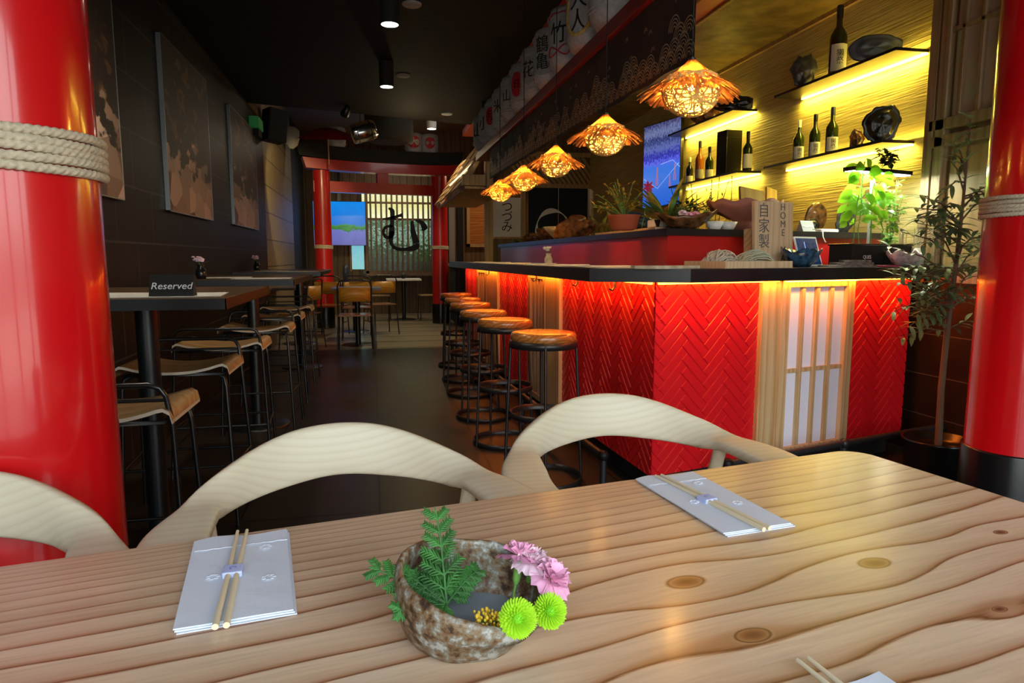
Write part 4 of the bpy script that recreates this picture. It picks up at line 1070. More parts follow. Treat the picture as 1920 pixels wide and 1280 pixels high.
# ------------------------------------------------------------------ rattan pendants over the bar
def pendant(label):
    t = thing('pendant_lamp', label, 'pendant lamp', (0, 0, 0), group='rattan pendant lamps over the bar')
    rnd = random.Random(3); N = 120; mb = MB()
    for k in range(N):   # raffia strands making the hat
        a0 = 2*PI*k/N; a1 = a0+2*PI/N*1.25; R = .150+rnd.uniform(-.010, .012)+.006*math.sin(a0*5); zl = rnd.uniform(-.004, .004); V = []
        for i in range(8):
            u = i/7; r = .006+(R-.006)*u; z = .088-.105*u**.92+.012*math.sin(u*PI)*(-1)+zl*u-(.010*(u-.8)/.2 if u > .8 else 0)
            z += .0035*(1 if k % 2 else -1)*u
            V += [(r*math.cos(a0), r*math.sin(a0), z), (r*math.cos(a1), r*math.sin(a1), z+.001)]
        mb.add(V, [(2*i, 2*i+1, 2*i+3, 2*i+2) for i in range(7)], False)
    mb.build('raffia_shade', 'raffia', t)
    mb = MB()
    for k in range(150):  # woven rattan globe of random hoops
        ax = Vector((rnd.gauss(0, 1), rnd.gauss(0, 1), rnd.gauss(0, .8))).normalized(); off = rnd.uniform(.35, .93); R = .089
        rr = R*math.sqrt(1-off*off); e1 = ax.orthogonal().normalized(); e2 = ax.cross(e1); a0 = rnd.uniform(0, 6.28); span = rnd.uniform(2.2, 5.5)
        pts = []
        for i in range(12):
            a = a0+span*i/11; p = ax*off*R+(e1*math.cos(a)+e2*math.sin(a))*rr
            if p.z > .045: continue
            pts.append(Vector((p.x, p.y, p.z*.9-.005)))
        if len(pts) > 3: mb.tube(pts, .0021, 4)
    mb.build('woven_globe', 'rattan', t)
    MB().ball((0, 0, .008), .011, 12, 8, (1, 1, 1.7)).build('light_bulb', 'lamp_bulb', t)['label'] = 'glowing amber bulb'
    MB().cyl((0, 0, .025), (0, 0, .09), .011, 10).build('socket', 'black_metal', t)
    MB().cyl((0, 0, .09), (0, 0, 1.14), .0022, 6).build('cord', 'black_matte', t)
    return t
pd = None
for i, (y, lb) in enumerate(((2.029, 'largest and nearest rattan pendant lamp over the bar corner'), (2.829, 'second rattan pendant lamp from the front'), (3.635, 'middle rattan pendant lamp of the five'), (4.437, 'fourth rattan pendant lamp, half behind the third'), (5.282, 'farthest rattan pendant lamp at the far end of the bar'))):
    if pd is None: pd = pendant(lb); place(pd, (.98, y, 1.66), 0)
    else: dup(pd, (.98, y, 1.655), i*1.1, lb)
    light('pendant_bulb_light', 'POINT', (.98, y, 1.63), (1, .46, .07), 15.0, .012)

# ------------------------------------------------------------------ beam with sake barrels and the noren curtain
t = thing('lantern_beam', 'dark red beam running over the bar and carrying the row of sake barrels', 'beam', (1.19, 4.75, 2.18))
MB().box((-.07, -2.55, 0), (.15, 2.75, .07), bevel=.004).build('beam_body', 'dark_red', t)
for yy in (-2.50, 2.68): MB().box((-.01, yy, .07), (.13, yy+.05, .62)).build('hanger', 'black_matte', t)
def wrap(me, r):
    for v in me.vertices:
        x, y, z = v.co; a = x/r; v.co = ((r+z)*math.sin(a), -(r+z)*math.cos(a), y)
def barrel(loc_, ang, txt, tcol, label, r=.165, h=.34, patch=None, group='sake barrels on the red beam', tsz=.12, small=None, extra=None):
    t = thing('sake_barrel', label, 'barrel', loc_, ang, group)
    prof = [(0, 0), (r*.80, 0), (r*.86, .012), (r*.95, h*.12), (r, h*.35), (r*1.01, h*.55), (r*.99, h*.78), (r*.97, h*.82), (r*.99, h*.86), (r*.92, h*.97), (r*.8, h), (0, h)]
    MB().lathe(prof, 40, cap=False).build('straw_wrap', 'straw_white', t)
    for z in (.14, .20, .80, .84): MB().lathe([(r*1.0, h*z), (r*1.035, h*z+.004), (r*1.0, h*z+.009)], 40, cap=False).build('hoop_cord', 'straw_white', t)
    mb = MB()
    for k in range(16):
        a = 2*PI*k/16; b = a+PI/16
        mb.tube([(r*.97*math.cos(a), r*.97*math.sin(a), h*.17), (r*.84*math.cos(b), r*.84*math.sin(b), .004)], .0035, 5)
    mb.build('binding_cord', 'straw_white', t)
    if patch:
        m = MB(); n_ = 28; V = [(0, 0, .003)]
        for i in range(n_): a = 2*PI*i/n_; V.append((patch[1]*math.cos(a), patch[2]*math.sin(a), .003))
        m.add(V, [(0, i+1, (i+1) % n_+1) for i in range(n_)])
        me = m.mesh('printed_patch', patch[0]); wrap(me, r*1.01)
        for v in me.vertices: v.co.z += h*.5
        o = bpy.data.objects.new('printed_patch', me); COL.objects.link(o); o.parent = t
    if extra: extra(t, r, h)
    if txt:
        me = text_mesh(txt, tsz, .001, line=.95); me.materials.append(M[tcol])
        bm = bmesh.new(); bm.from_mesh(me); bmesh.ops.subdivide_edges(bm, edges=[e for e in bm.edges if e.calc_length() > .02], cuts=2); bm.to_mesh(me); bm.free()
        wrap(me, r*1.03)
        for v in me.vertices: v.co.z += h*.5
        o = bpy.data.objects.new('lettering', me); COL.objects.link(o); o.parent = t
    return t
def wreath(t, r, h):
    m = MB()
    for k in range(40):
        a = PI*.5+2*PI*k/40; m.ball((.085*math.cos(a), .12*math.sin(a), .006), .012, 6, 4, (1, 1, .4))
    me = m.mesh('gold_wreath', 'gold'); wrap(me, r)
    for v in me.vertices: v.co.z += h*.5
    o = bpy.data.objects.new('gold_wreath', me); COL.objects.link(o); o.parent = t
def knot(t, r, h):
    m = MB(); m.tube([(.06*math.sin(2*a)*1.0, .03*math.sin(a)-.085, .006) if 0 else (.075*math.cos(a), .028*math.sin(2*a)-.09, .006) for a in [2*PI*i/40 for i in range(40)]], .004, 5, closed=True)
    m.tube([(-.09, .10, .006), (-.04, .12, .006), (.04, .12, .006), (.09, .10, .006)], .004, 5)
    me = m.mesh('red_cord_print', 'red_ink'); wrap(me, r)
    for v in me.vertices: v.co.z += h*.5
    o = bpy.data.objects.new('red_cord_print', me); COL.objects.link(o); o.parent = t
A_ = -.95
BL = [('大', 'ink', None, None, .15, 'nearest, cut off by the top of the view'), ('大\n人', 'ink', None, wreath, .12, 'second from the front, with a gold wreath'), ('竹', 'ink', None, knot, .13, 'third from the front, with a looped red print'),
      ('鶴\n亀', 'ink', ('grey_band', .075, .13), None, .11, 'fourth from the front, crowded with dark print'), ('花', 'ink', ('grey_band', .08, .09), None, .12, 'fifth from the front, with a round dark crest'), ('日', 'ink', ('red_ink', .06, .09), None, .07, 'sixth from the front, with a red oval'),
      ('山', 'ink', None, None, .1, 'seventh from the front, nearly plain'), ('米', 'ink', ('gold', .03, .03), None, .12, 'eighth from the front, with a small gold spot'), ('月', 'ink', ('red_ink', .07, .08), None, .1, 'third from the far end, with a red arch'),
      ('小', 'ink', None, None, .14, 'second from the far end'), ('山', 'ink', None, None, .15, 'at the far end of the beam')]
for i, (tx, tc_, pt, exf, sz, lb) in enumerate(BL):
    barrel((1.215, 3.31-.39*0+.39*i-.02, 2.25), A_, tx, tc_, 'white sake barrel on the red beam, '+lb, patch=pt, tsz=sz, extra=exf)
# noren curtain
t = thing('noren_curtain', 'long black noren curtain with gold wave print hanging under the red beam', 'curtain', (1.15, 4.55, 2.18))
mb = MB(); n_ = 90; V = []; F = []; y0, y1 = -2.18, 2.2
for i in range(n_+1):
    y = y0+(y1-y0)*i/n_; zb = -.325+.05*(i/n_)
    for z in (0, zb*.5, zb): V.append((.006*math.sin(i*.9)*abs(z/.3), y, z))
q = len(V); V += [(x+.003, y, z) for x, y, z in V]
for i in range(n_):
    for j in range(2): a = i*3+j; F += [(a, a+1, a+4, a+3), (q+a, q+a+3, q+a+4, q+a+1)]
mb.add(V, F, True).build('cloth', 'noren', t)
rnd = random.Random(5); mb = MB()
def arc(cy, cz, r, a0, a1, w):
    V = []; n2 = 12
    for i in range(n2+1):
        a = a0+(a1-a0)*i/n2; 
        for rr in (r-w, r+w): V.append((-.0075, cy+rr*math.cos(a), cz+rr*math.sin(a)*1.15))
    mb.add(V, [(2*i, 2*i+1, 2*i+3, 2*i+2) for i in range(n2)])
y = y0+.03
while y < y1-.1:
    zb = -.325+.05*((y-y0)/(y1-y0))
    hgt = rnd.choice((0, 1, 1, 2, 2, 3)); R = .052
    for lv in range(hgt+1):
        cy = y+(R*.9 if lv % 2 else 0)+rnd.uniform(-.004, .004); cz = zb+.008+lv*.042
        if cz > -.09: continue
        for k in range(4): arc(cy, cz, R*(1-.22*k), .15, PI-.15, .0017)
    y += R*1.5
for k in range(46):
    yy = rnd.uniform(y0+.05, y1-.05); zz = rnd.uniform(-.24, -.08)
    for j in range(2): arc(yy, zz, .012+.006*j, .2, PI-.2, .0008)
mb.build('wave_print', 'gold_print', t)

# ------------------------------------------------------------------ bottles, boxes, shells on the wall shelves
def bottle(loc_, h, r, label, glass='glass_dark', cap='foil_black', lab=('label_white', .08, .40), neck=.30, txt=None, ang=-.35, group='bottles on the lit wall shelves', band=None):
    t = thing('bottle', label, 'bottle', loc_, ang, group)
    bh = h*(1-neck-.16)
    prof = [(0, .002), (r*.9, 0), (r, .006), (r, bh), (r*.93, bh+h*.05), (r*.62, bh+h*.12), (r*.36, bh+h*.17), (r*.33, h*.9), (r*.36, h*.93), (r*.36, h*.97)]
    MB().lathe(prof, 24, cap=False).build('bottle_body', glass, t)
    MB().lathe([(r*.375, h*(.99-neck*.55)), (r*.39, h*.90), (r*.40, h*.985), (r*.38, h), (0, h)], 18, cap=False).build('cap_foil', cap, t)
    if lab:
        n2 = 14; V = []
        for i in range(n2+1):
            a = -PI/2-1.15+2.3*i/n2
            for z in (h*lab[1], h*lab[2]): V.append(((r+.0008)*math.cos(a), (r+.0008)*math.sin(a), z))
        o = MB().add(V, [(2*i, 2*i+2, 2*i+3, 2*i+1) for i in range(n2)], True).build('bottle_label', lab[0], t)
        if txt:
            me = text_mesh(txt, r*.95, .0003, line=.95); me.materials.append(M['ink']); wrap(me, r+.0014)
            for v in me.vertices: v.co.z += h*(lab[1]+lab[2])/2
            k = bpy.data.objects.new('lettering', me); COL.objects.link(k); k.parent = t
    return t
bottle((2.98, 4.07, SA+.018), .44, .052, 'tall dark sake bottle with white brushwork label on the upper right shelf', txt='獺\n祭', lab=('label_white', .06, .44), cap='foil_black')
bottle((2.985, 4.45, SB+.018), .29, .036, 'left sake bottle of three on the lower right shelf, with a pale foil neck', 'glass_green', 'foil_white', ('label_white', .06, .36), txt='獺\n祭')
bottle((2.985, 4.27, SB+.018), .295, .036, 'middle sake bottle of three on the lower right shelf', 'glass_green', 'foil_black', ('label_white', .06, .36), txt='獺\n祭')
bottle((2.985, 4.09, SB+.018), .305, .038, 'right sake bottle of three on the lower right shelf, with a thick dark foil neck', 'glass_green', 'navy', ('label_white', .06, .36), txt='獺\n祭')
bottle((2.98, 6.15, SD+.018), .25, .032, 'small dark bottle at the left end of the shelf beside the television', 'glass_dark', 'foil_white', ('label_white', .06, .3))
bottle((2.98, 5.95, SD+.018), .37, .038, 'tall amber bottle left of the black box', 'glass_amber', 'foil_black', ('grey_band', .08, .3))
bottle((2.98, 5.76, SD+.018), .29, .036, 'green bottle between the amber bottle and the black box', 'glass_green', 'foil_black', ('label_white', .06, .3))
bottle((2.98, 5.12, SD+.018), .31, .037, 'pale green bottle right of the black box', 'glass_green', 'foil_black', ('label_white', .06, .42))
t = thing('gift_box', 'tall black presentation box on the shelf right of the television', 'box', (2.97, 5.40, SD+.018), .12)
MB().box((-.075, -.07, 0), (.075, .07, .36), bevel=.003).build('box_body', 'black_gloss', t)
MB().box((-.0755, -.0705, .30), (.0755, .0705, .302)).build('lid_seam', 'black_matte', t)
def shell(loc_, w, h, mat, label, rot=(0, 0, 0), seed=1, nm='oyster_shell', stand=False, d=.028, scal=.16, cat='shell'):
    t = thing(nm, label, cat, loc_, rot=rot); rnd = random.Random(seed)
    ph = [rnd.uniform(0, 6.28) for _ in range(5)]; nr = 9; na = 40; V = []; F = []
    for side in (0, 1):
        for i in range(nr+1):
            u = i/nr
            for k in range(na):
                a = 2*PI*k/na; R = 1+scal*(.5*math.sin(3*a+ph[0])+.35*math.sin(7*a+ph[1])+.25*math.sin(13*a+ph[2]))*u
                x = math.cos(a)*R*u*w/2; z = math.sin(a)*R*u*h/2+h/2
                y = -d*(1-u*u)*(.8+.3*u*math.sin(4*a+ph[3]))-.006*math.sin(u*14+ph[4])*u
                if side: y += .010
                V.append((x, y, z))
    m = (nr+1)*na
    for i in range(nr):
        for k in range(na):
            a = i*na+k; b = i*na+(k+1) % na; F.append((a, b, b+na, a+na)); F.append((m+a, m+a+na, m+b+na, m+b))
    for k in range(na): a = nr*na+k; b = nr*na+(k+1) % na; F.append((a, b, m+b, m+a))
    MB().add(V, F, True).build('shell_body' if cat == 'shell' else 'platter_body', mat, t)
    if stand: MB().tube([(-.03, .06, 0), (-.03, -.03, 0), (-.03, -.035, .02)], .004, 6).tube([(.03, .06, 0), (.03, -.03, 0), (.03, -.035, .02)], .004, 6).tube([(-.03, .05, 0), (0, .02, h*.55), (.03, .05, 0)], .004, 6).build('display_stand', 'black_metal', t)
    return t
R90 = -.55
shell((2.97, 4.41, SA+.018), .16, .235, 'shell_grey', 'grey ruffled oyster shell dish standing left of the tall bottle', (0, 0, R90), 2, scal=.2, nm='shell_dish')
shell((2.98, 3.73, SA+.018), .30, .16, 'platter_slate', 'blue-grey oval platter standing on the upper right shelf', (0, 0, R90), 8, 'platter', scal=.05, cat='platter')
shell((3.0, 3.87, SB+.018), .085, .125, 'shell_brown', 'small oyster shell on the lower right shelf', (0, 0, R90), 4)
shell((2.98, 3.68, SB+.018), .20, .235, 'black_gloss', 'large dark shell dish on the lower right shelf', (0, .25, R90), 6, nm='shell_dish', scal=.12)
shell((2.99, 5.35, SC+.018), .34, .13, 'black_gloss', 'wide dark dish on the upper shelf right of the nearest pendant lamp', (0, 0, R90), 9, nm='shell_dish', scal=.14)
shell((2.99, 5.9, SC+.018), .26, .2, 'shell_brown', 'brown round dish on the upper shelf behind the nearest pendant lamp', (0, 0, R90), 10, nm='shell_dish', scal=.06)

# televisions
def tv(c, ang, w, h, mat, label, extra=None, arm=True):
    t = thing('television', label, 'television', c, ang)
    MB().box((-w/2-.008, 0, -h/2-.008), (w/2+.008, .035, h/2+.008), bevel=.004).build('casing', 'black_gloss', t)
    o = MB().box((-w/2, -.002, -h/2), (w/2, .001, h/2)).build('screen', mat, t); o['label'] = 'lit screen'
    if not arm: MB().box((-.03, .036, -.1), (.03, .07, 1.69)).build('ceiling_mount', 'black_metal', t)
    if arm: MB().box((-.03, .035, -.05), (.03, .16, .05)).build('wall_arm', 'black_metal', t)
    if extra: extra(o, w, h)
    return t
def court(o, w, h):
    mb = MB()
    for x, z, s in ((-.06, -.14, 1), (.24, -.12, .9), (.16, -.2, .7)):
        mb.box((x-.012*s, -.004, z), (x+.012*s, -.003, z+.09*s)); mb.ball((x, -.003, z+.105*s), .013*s, 8, 5, (1, .1, 1))
        mb.box((x-.022*s, -.004, z-.07*s), (x-.008*s, -.003, z)); mb.box((x+.008*s, -.004, z-.07*s), (x+.022*s, -.003, z))
    mb.build('player_figures', 'screen_figure', o)
    MB().tube([(-w*.48, -.003, -.12), (-.05, -.003, -.24), (.30, -.003, -.02)], .003, 4).tube([(.0, -.003, -.0), (.2, -.003, .02), (.32, -.003, -.06)], .003, 4).build('court_lines', 'screen_line', o)
plain('screen_figure', (.1, .02, .03), .4, emit=(.5, .2, .3), es=.8); plain('screen_line', (.3, .4, .6), .4, emit=(.3, .45, .9), es=1)
dv = Vector((3.03-2.905, 6.40-7.02, 0)); tvc = Vector(((3.03+2.905)/2-.035, (6.40+7.02)/2, 2.09))
tv(tvc, math.atan2(dv.y, dv.x), dv.length, .84, 'tv_court', 'wall television showing a basketball game beside the lit shelves', court)
tv((-.60, 13.2, 1.765), 0, .94, .80, 'tv_beach', 'television showing a bright blue sky behind the far left torii post', arm=False)
light('screen_glow', 'AREA', (-.6, 13.15, 1.76), (.1, .35, 1), 1.2, .9, .7, target=(-.6, 5, 1.5))

# ------------------------------------------------------------------ ceiling lights and fittings
def downlight(loc_, L, label, col='black_matte', r=.062):
    t = thing('downlight', label, 'ceiling light', loc_)
    MB().lathe([(r, 0), (r, L)], 28).lathe([(r*.86, -.004), (r, -.004), (r, 0)], 28, cap=False).build('housing', col, t)
    MB().lathe([(0, -.003), (r*.9, -.003)], 28, cap=False).build('lamp_disc', 'lamp_white', t)['label'] = 'glowing lamp disc'
    return t
downlight((.138, 4.554, 2.60), .20, 'black cylinder downlight on the dark ceiling, the nearer of the two')
downlight((.149, 6.159, 2.60), .20, 'black cylinder downlight on the dark ceiling, the farther of the two')
downlight((-.85, 3.1, 2.66), .14, 'added black cylinder downlight out of view over the nearest high table')  # added fitting above the view, put in to brighten the left side
light('downlight_beam', 'SPOT', (-.85, 3.1, 2.64), (1, .88, .68), 42, .05, target=(-.95, 3.4, 0), spot=2.2, blend=.8)  # beam of the added downlight, lifts the left tables and placemats
downlight((.86, 10.0, 2.96), .49, 'white cylinder downlight near the far torii gate', 'white', .07)
for i, (x, y, lb) in enumerate(((.29, 4.75, 'dull flush ceiling disc beside the nearer black downlight'), (.31, 6.55, 'dull flush ceiling disc beside the farther black downlight'), (.88, 8.15, 'flush ceiling disc near the far edge of the dark ceiling'))):
    t = thing('ceiling_disc', lb, 'ceiling light', (x, y, 2.788))
    MB().lathe([(0, 0), (.06, 0), (.065, .006), (.065, .012)], 28, cap=False).build('disc_plate', 'grey_band' if i < 2 else 'white', t)
t = thing('loudspeaker', 'black wall loudspeaker high on the left wall at the end of the dark ceiling', 'speaker', (XL+.16, 8.9, 2.72), .5, rot=(0, .12, .55))
MB().box((-.12, -.11, -.19), (.12, .11, .19), bevel=.01).build('cabinet', 'black_matte', t); MB().box((-.105, -.116, -.17), (.105, -.11, .17)).build('grille', 'black_matte', t)
t = thing('loudspeaker', 'small white wall loudspeaker high on the left over the slatted wall', 'speaker', (XL+.14, 11.0, 2.93), rot=(0, .1, .5))
MB().lathe([(.03, -.16), (.09, -.1), (.11, 0), (.10, .12), (.05, .16)], 18, sy=.8).build('cabinet', 'speaker_white', t); MB().box((-.02, .05, -.03), (.02, .16, .03)).build('wall_bracket', 'speaker_white', t)
t = thing('exit_light', 'dim green exit light high on the left wall beside the black loudspeaker', 'sign', (XL+.05, 8.25, 2.62))
MB().box((-.05, -.16, -.06), (.05, .16, .06), bevel=.004).build('light_box', 'exit_green', t); MB().box((-.04, -.12, -.14), (.04, .12, -.065)).build('battery_case', 'black_matte', t)
t = thing('metal_barrel', 'shiny round metal barrel hanging under the ceiling before the far torii', 'hanging barrel', (-.08, 8.6, 2.64), rot=(0, 1.25, .1))
MB().lathe([(0, -.15), (.10, -.15), (.115, -.12), (.12, 0), (.115, .12), (.10, .15), (0, .15)], 28, cap=False).build('barrel_body', 'chrome', t)
MB().lathe([(.122, -.09), (.126, -.085), (.122, -.08)], 28, cap=False).lathe([(.122, .08), (.126, .085), (.122, .09)], 28, cap=False).build('hoop', 'black_metal', t)
MB().tube([(-.115, 0, 0), (-.85, 0, .28)], .006, 6).build('hanging_wire', 'black_metal', t)
t = thing('air_duct', 'big dark drum shape hanging behind the shiny barrel', 'duct', (.26, 9.9, 2.98))
MB().lathe([(.26, -.25), (.33, -.22), (.34, .2), (.34, .47)], 32).build('duct_body', 'black_matte', t)
t = thing('paper_umbrella', 'small red paper umbrella with pale handle over the far torii lintel', 'umbrella', (-.62, 10.75, 2.95), rot=(.15, 0, 0))
MB().lathe([(.44, -.06), (.30, .03), (.12, .09), (.0, .11)], 16, cap=False).lathe([(.44, -.062), (.0, .10)], 16, cap=False).build('canopy', 'umbrella_red', t)
mb = MB()
for k in range(8): a = k*PI/4; mb.tube([(0, 0, .0), (.26*math.cos(a), .26*math.sin(a), .02)], .005, 5)
mb.build('ribs', 'light_planks', t); MB().cyl((0, 0, -.42), (0, 0, .12), .009, 8).build('handle', 'light_planks', t)
for i, (x, z, tx, pt, lb) in enumerate(((-.53, 0, '酒', ('ink', .07, .06), 'sake barrel with dark print standing alone on the black cap of the far torii'), (.70, 0, '大', ('red_ink', .11, .10), 'sake barrel with a red field on the far torii, the left of the pair'), (.97, 0, None, ('red_ink', .085, .095), 'sake barrel with a red disc on the far torii, right of the pair'))):
    yy = 11.38+(x+.78)*.22
    barrel((x, yy-.03, 2.865), 0.0, tx, 'white' if i else 'ink', lb, r=.145, h=.31, patch=pt, group='sake barrels on the far torii', tsz=.13)

# ------------------------------------------------------------------ far end: slatted screen, garden beyond, far wall fittings
t = thing('slatted_screen', 'wooden slatted window screen with a big black brush character behind the far torii', 'screen', (.535, 13.9, 0))
mb = MB(); w = .68; mb.box((-w, -.04, .82), (-w+.06, .04, 2.44)).box((w-.06, -.04, .82), (w, .04, 2.44)).box((-w, -.04, .80), (w, .04, .87)).box((-w, -.04, 2.40), (w, .04, 2.46)).box((-w, -.02, 2.19), (w, .02, 2.23)).box((-w, -.02, 1.87), (w, .02, 1.91))
mb.box((-w, -.09, .77), (w, .05, .80)).build('screen_frame', 'screen_wood', t)
for k in range(12):
    x = -w+.06+(k+.5)*(2*w-.12)/12; MB().box((x-.018, -.05, .87), (x+.018, -.015, 2.40)).build('slat', 'screen_wood', t)
# brush character painted as strokes standing on the slats
def brush(mb, pts, ws):
    P_ = [Vector((x, -.058, z)) for x, z in pts]; V = []; n2 = 6; out = []
    for i in range(len(P_)-1):
        a = P_[max(i-1, 0)]; b = P_[i]; c = P_[i+1]; d = P_[min(i+2, len(P_)-1)]
        for k in range(n2):
            u = k/n2; out.append((.5*((2*b)+(-a+c)*u+(2*a-5*b+4*c-d)*u*u+(-a+3*b-3*c+d)*u**3), lerp(ws[i], ws[i+1], u)))
    out.append((P_[-1], ws[-1]))
    for i, (p, w_) in enumerate(out):
        tn = (out[min(i+1, len(out)-1)][0]-out[max(i-1, 0)][0]).normalized(); nn = Vector((-tn.z, 0, tn.x))
        V += [p-nn*w_/2, p+nn*w_/2, p-nn*w_/2+Vector((0, .012, 0)), p+nn*w_/2+Vector((0, .012, 0))]
    F = []
    for i in range(len(out)-1):
        a = i*4; b = a+4; F += [(a, b, b+1, a+1), (a+2, a+3, b+3, b+2), (a, a+2, b+2, b), (a+1, b+1, b+3, a+3)]
    mb.add(V, F)
mb = MB()
def cc(px, py): return ((px-500)/1129*150/1270*13.9*1.0, 2.30-(py-160)*(170/1280)/1270*13.55)
for pts, ws in (([(350, 300), (400, 340), (395, 500), (385, 640), (370, 760), (430, 850), (560, 870), (700, 840), (740, 790)], [.02, .07, .06, .09, .05, .05, .05, .09, .05]),
                ([(270, 450), (400, 430), (500, 400), (545, 395)], [.02, .04, .04, .08]), ([(400, 545), (310, 560), (275, 630), (310, 700), (370, 690), (400, 620)], [.03, .04, .04, .05, .05, .06]),
                ([(720, 780), (680, 640), (665, 500), (650, 480)], [.10, .08, .05, .02]), ([(710, 460), (790, 490), (830, 560), (800, 600)], [.02, .06, .10, .02])):
    brush(mb, [cc(*p) for p in pts], [w_*1.35 for w_ in ws])
mb.build('brush_character', 'ink', t)
struct('window_4', MB().box((-.2, 14.04, 1.90), (1.27, 14.05, 2.45)), 'blind_light')
struct('window_5', MB().box((-.2, 14.04, .80), (1.27, 14.05, 1.90)), 'garden_light')
struct('window_6', MB().box((-.42, YB-.02, .9), (-.18, YB-.005, 2.05)), 'window_cyan')
struct('trim_6', MB().box((-.46, YB-.04, .86), (-.42, YB, 2.09)).box((-.18, YB-.04, .86), (-.14, YB, 2.09)).box((-.46, YB-.04, 2.05), (-.14, YB, 2.09)), 'screen_wood')
struct('wall_front_beyond', MB().box((-1, 14.3, -.1), (3, 14.35, 3.6)), 'black_matte')
# kitchen side beyond the bar
t = thing('kitchen_counter', 'dark kitchen counter with pale worktop beyond the bar stools', 'counter', (2.0, 11.6, 0))
MB().box((-.62, -.5, 0), (1.0, .9, .98)).build('cabinet', 'black_matte', t); MB().box((-.66, -.55, .98), (1.02, .92, 1.03)).build('worktop', 'light_planks', t)
struct('wall_kitchen_back', MB().box((1.22, 12.9, 0), (XR, 13.0, 3.45)), 'brown_planks')
t = thing('cupboard_window', 'wooden framed kitchen window with amber glow beyond the bar', 'window frame', (2.0, 12.868, 1.78))
MB().box((-.26, -.03, -.45), (-.2, .03, .45)).box((.2, -.03, -.45), (.26, .03, .45)).box((-.26, -.03, .40), (.26, .03, .46)).box((-.26, -.03, -.45), (.26, .03, -.39)).build('frame', 'light_planks', t)
MB().box((-.2, 0, -.4), (.2, .02, .4)).build('pane', 'stool_wood', t); MB().box((-.19, -.01, .3), (.19, -.002, .38)).build('light_tube', 'lamp_dim', t) if False else None
for i, x in enumerate((1.30, 1.46, 1.62)):
    o = MB().box((x-.055, 12.87, 1.0), (x+.055, 12.899, 2.27)).build('curtain_strip', ('screen_wood', 'grey_band', 'noren')[i]); tag(o, ('pale', 'grey', 'black')[i]+' curtain strip hanging in the kitchen doorway right of the far torii', 'curtain')
# wooden eave over the kitchen hatch
t = thing('wooden_eave', 'stepped wooden slat eave sticking out right of the far torii', 'awning', (1.25, 9.0, 2.1))
rnd = random.Random(77)
for k in range(6):
    mb = MB(); y0_ = -1.28+rnd.uniform(0, .16)
    mt = Matrix.Translation((-.25+.058*k, 0, -.13+.098*k)) @ Matrix.Rotation(-math.radians(52), 4, 'Y')
    for j in range(4): mb.box((-.045, y0_+j*.74, -.008+.012*(j % 2)), (.075, y0_+j*.74+.71, .014+.012*(j % 2)), mt, bevel=.003)
    mb.build('roof_slats', 'light_planks', t)
for y in (-1.28, .1, 1.5): MB().box((-.02, -.03, -.03), (.62, .03, .03), Matrix.Translation((-.22, y+.35, -.17)) @ Matrix.Rotation(-math.radians(60), 4, 'Y')).build('rafter', 'pine_grey', t)
MB().box((-.25, -1.30, -.16), (.05, -1.22, -.04)).build('end_beam', 'pine_grey', t); MB().box((-.07, -1.30, .15), (.05, -1.22, .25)).build('end_beam', 'pine_grey', t)
MB().box((.02, -1.32, -.18), (.08, -1.20, .42)).build('end_post', 'pine_grey', t)
MB().box((-.22, -1.25, -.19), (.35, 1.7, -.165)).build('soffit', 'light_planks', t)
MB().box((.0, -1.1, .0), (.16, .6, .02), Matrix.Translation((-.18, 0, .02)) @ Matrix.Rotation(-PI/4, 4, 'Y')).build('light_panel', 'warm_panel', t)['label'] = 'softly glowing light panel'
t = thing('spot_lamp', 'small bright spot lamp at the ceiling edge above the far torii', 'lamp', (-.28, 8.0, 2.70), rot=(.6, .5, 0))
MB().lathe([(.045, 0), (.05, .02), (.03, .12), (0, .13)], 20, cap=False).build('housing', 'black_metal', t); MB().lathe([(0, .004), (.043, .004)], 20, cap=False).build('lamp_disc', 'lamp_white', t)
light('spot_lamp_beam', 'SPOT', (-.3, 8.05, 2.66), (1, .82, .4), 130, .03, target=(-1.3, 10.9, 1.6), spot=.85)
light('eave_fill', 'POINT', (.50, 8.7, 2.3), (1, .78, .4), 6, .05)  # added fill in mid-air to brighten the eave slats, no fitting there
light('kitchen_lamp', 'AREA', (2.3, 12.0, 2.7), (1, .75, .45), 14, .4, .4, target=(2.0, 11.6, 1))
light('far_room_lamp', 'AREA', (.4, 13.0, 3.2), (1, .85, .65), 14, .5, .5, target=(.4, 12.6, 0))
# panels on the kitchen wall
t = thing('calligraphy_panel', 'white calligraphy panel under the farthest pendant lamp', 'sign', (1.87, 9.57, 1.70))
MB().box((-.20, -.012, -.26), (.20, .0, .26)).build('paper_sheet', 'paper_warm', t)
MB().box((-.215, -.016, -.275), (-.2, .004, .275)).box((.2, -.016, -.275), (.215, .004, .275)).box((-.215, -.016, .26), (.215, .004, .275)).box((-.215, -.016, -.275), (.215, .004, -.26)).build('panel_frame', 'white', t)
text('lettering', 'つ\nづ\nみ', .17, 'ink', t, (0, -.014, .0), (PI/2, 0, 0), line=.82)
t = thing('noren_curtain', 'dark blue noren curtain with a white brush circle behind the bar', 'curtain', (2.62, 9.56, 2.12))
mb = MB()
for k in range(2):
    x0, x1 = (-.44, .0) if k == 0 else (.005, .44); V = []; n2 = 12
    for i in range(n2+1):
        x = x0+(x1-x0)*i/n2
        for z in (0, -.4, -.82): V.append((x, .008*math.sin(i*1.1)*(-z), z))
    mb.add(V, [(i*3+j, i*3+j+1, i*3+j+4, i*3+j+3) for i in range(n2) for j in range(2)], True)
mb.build('cloth', 'noren_blue', t)
mb = MB(); V = []
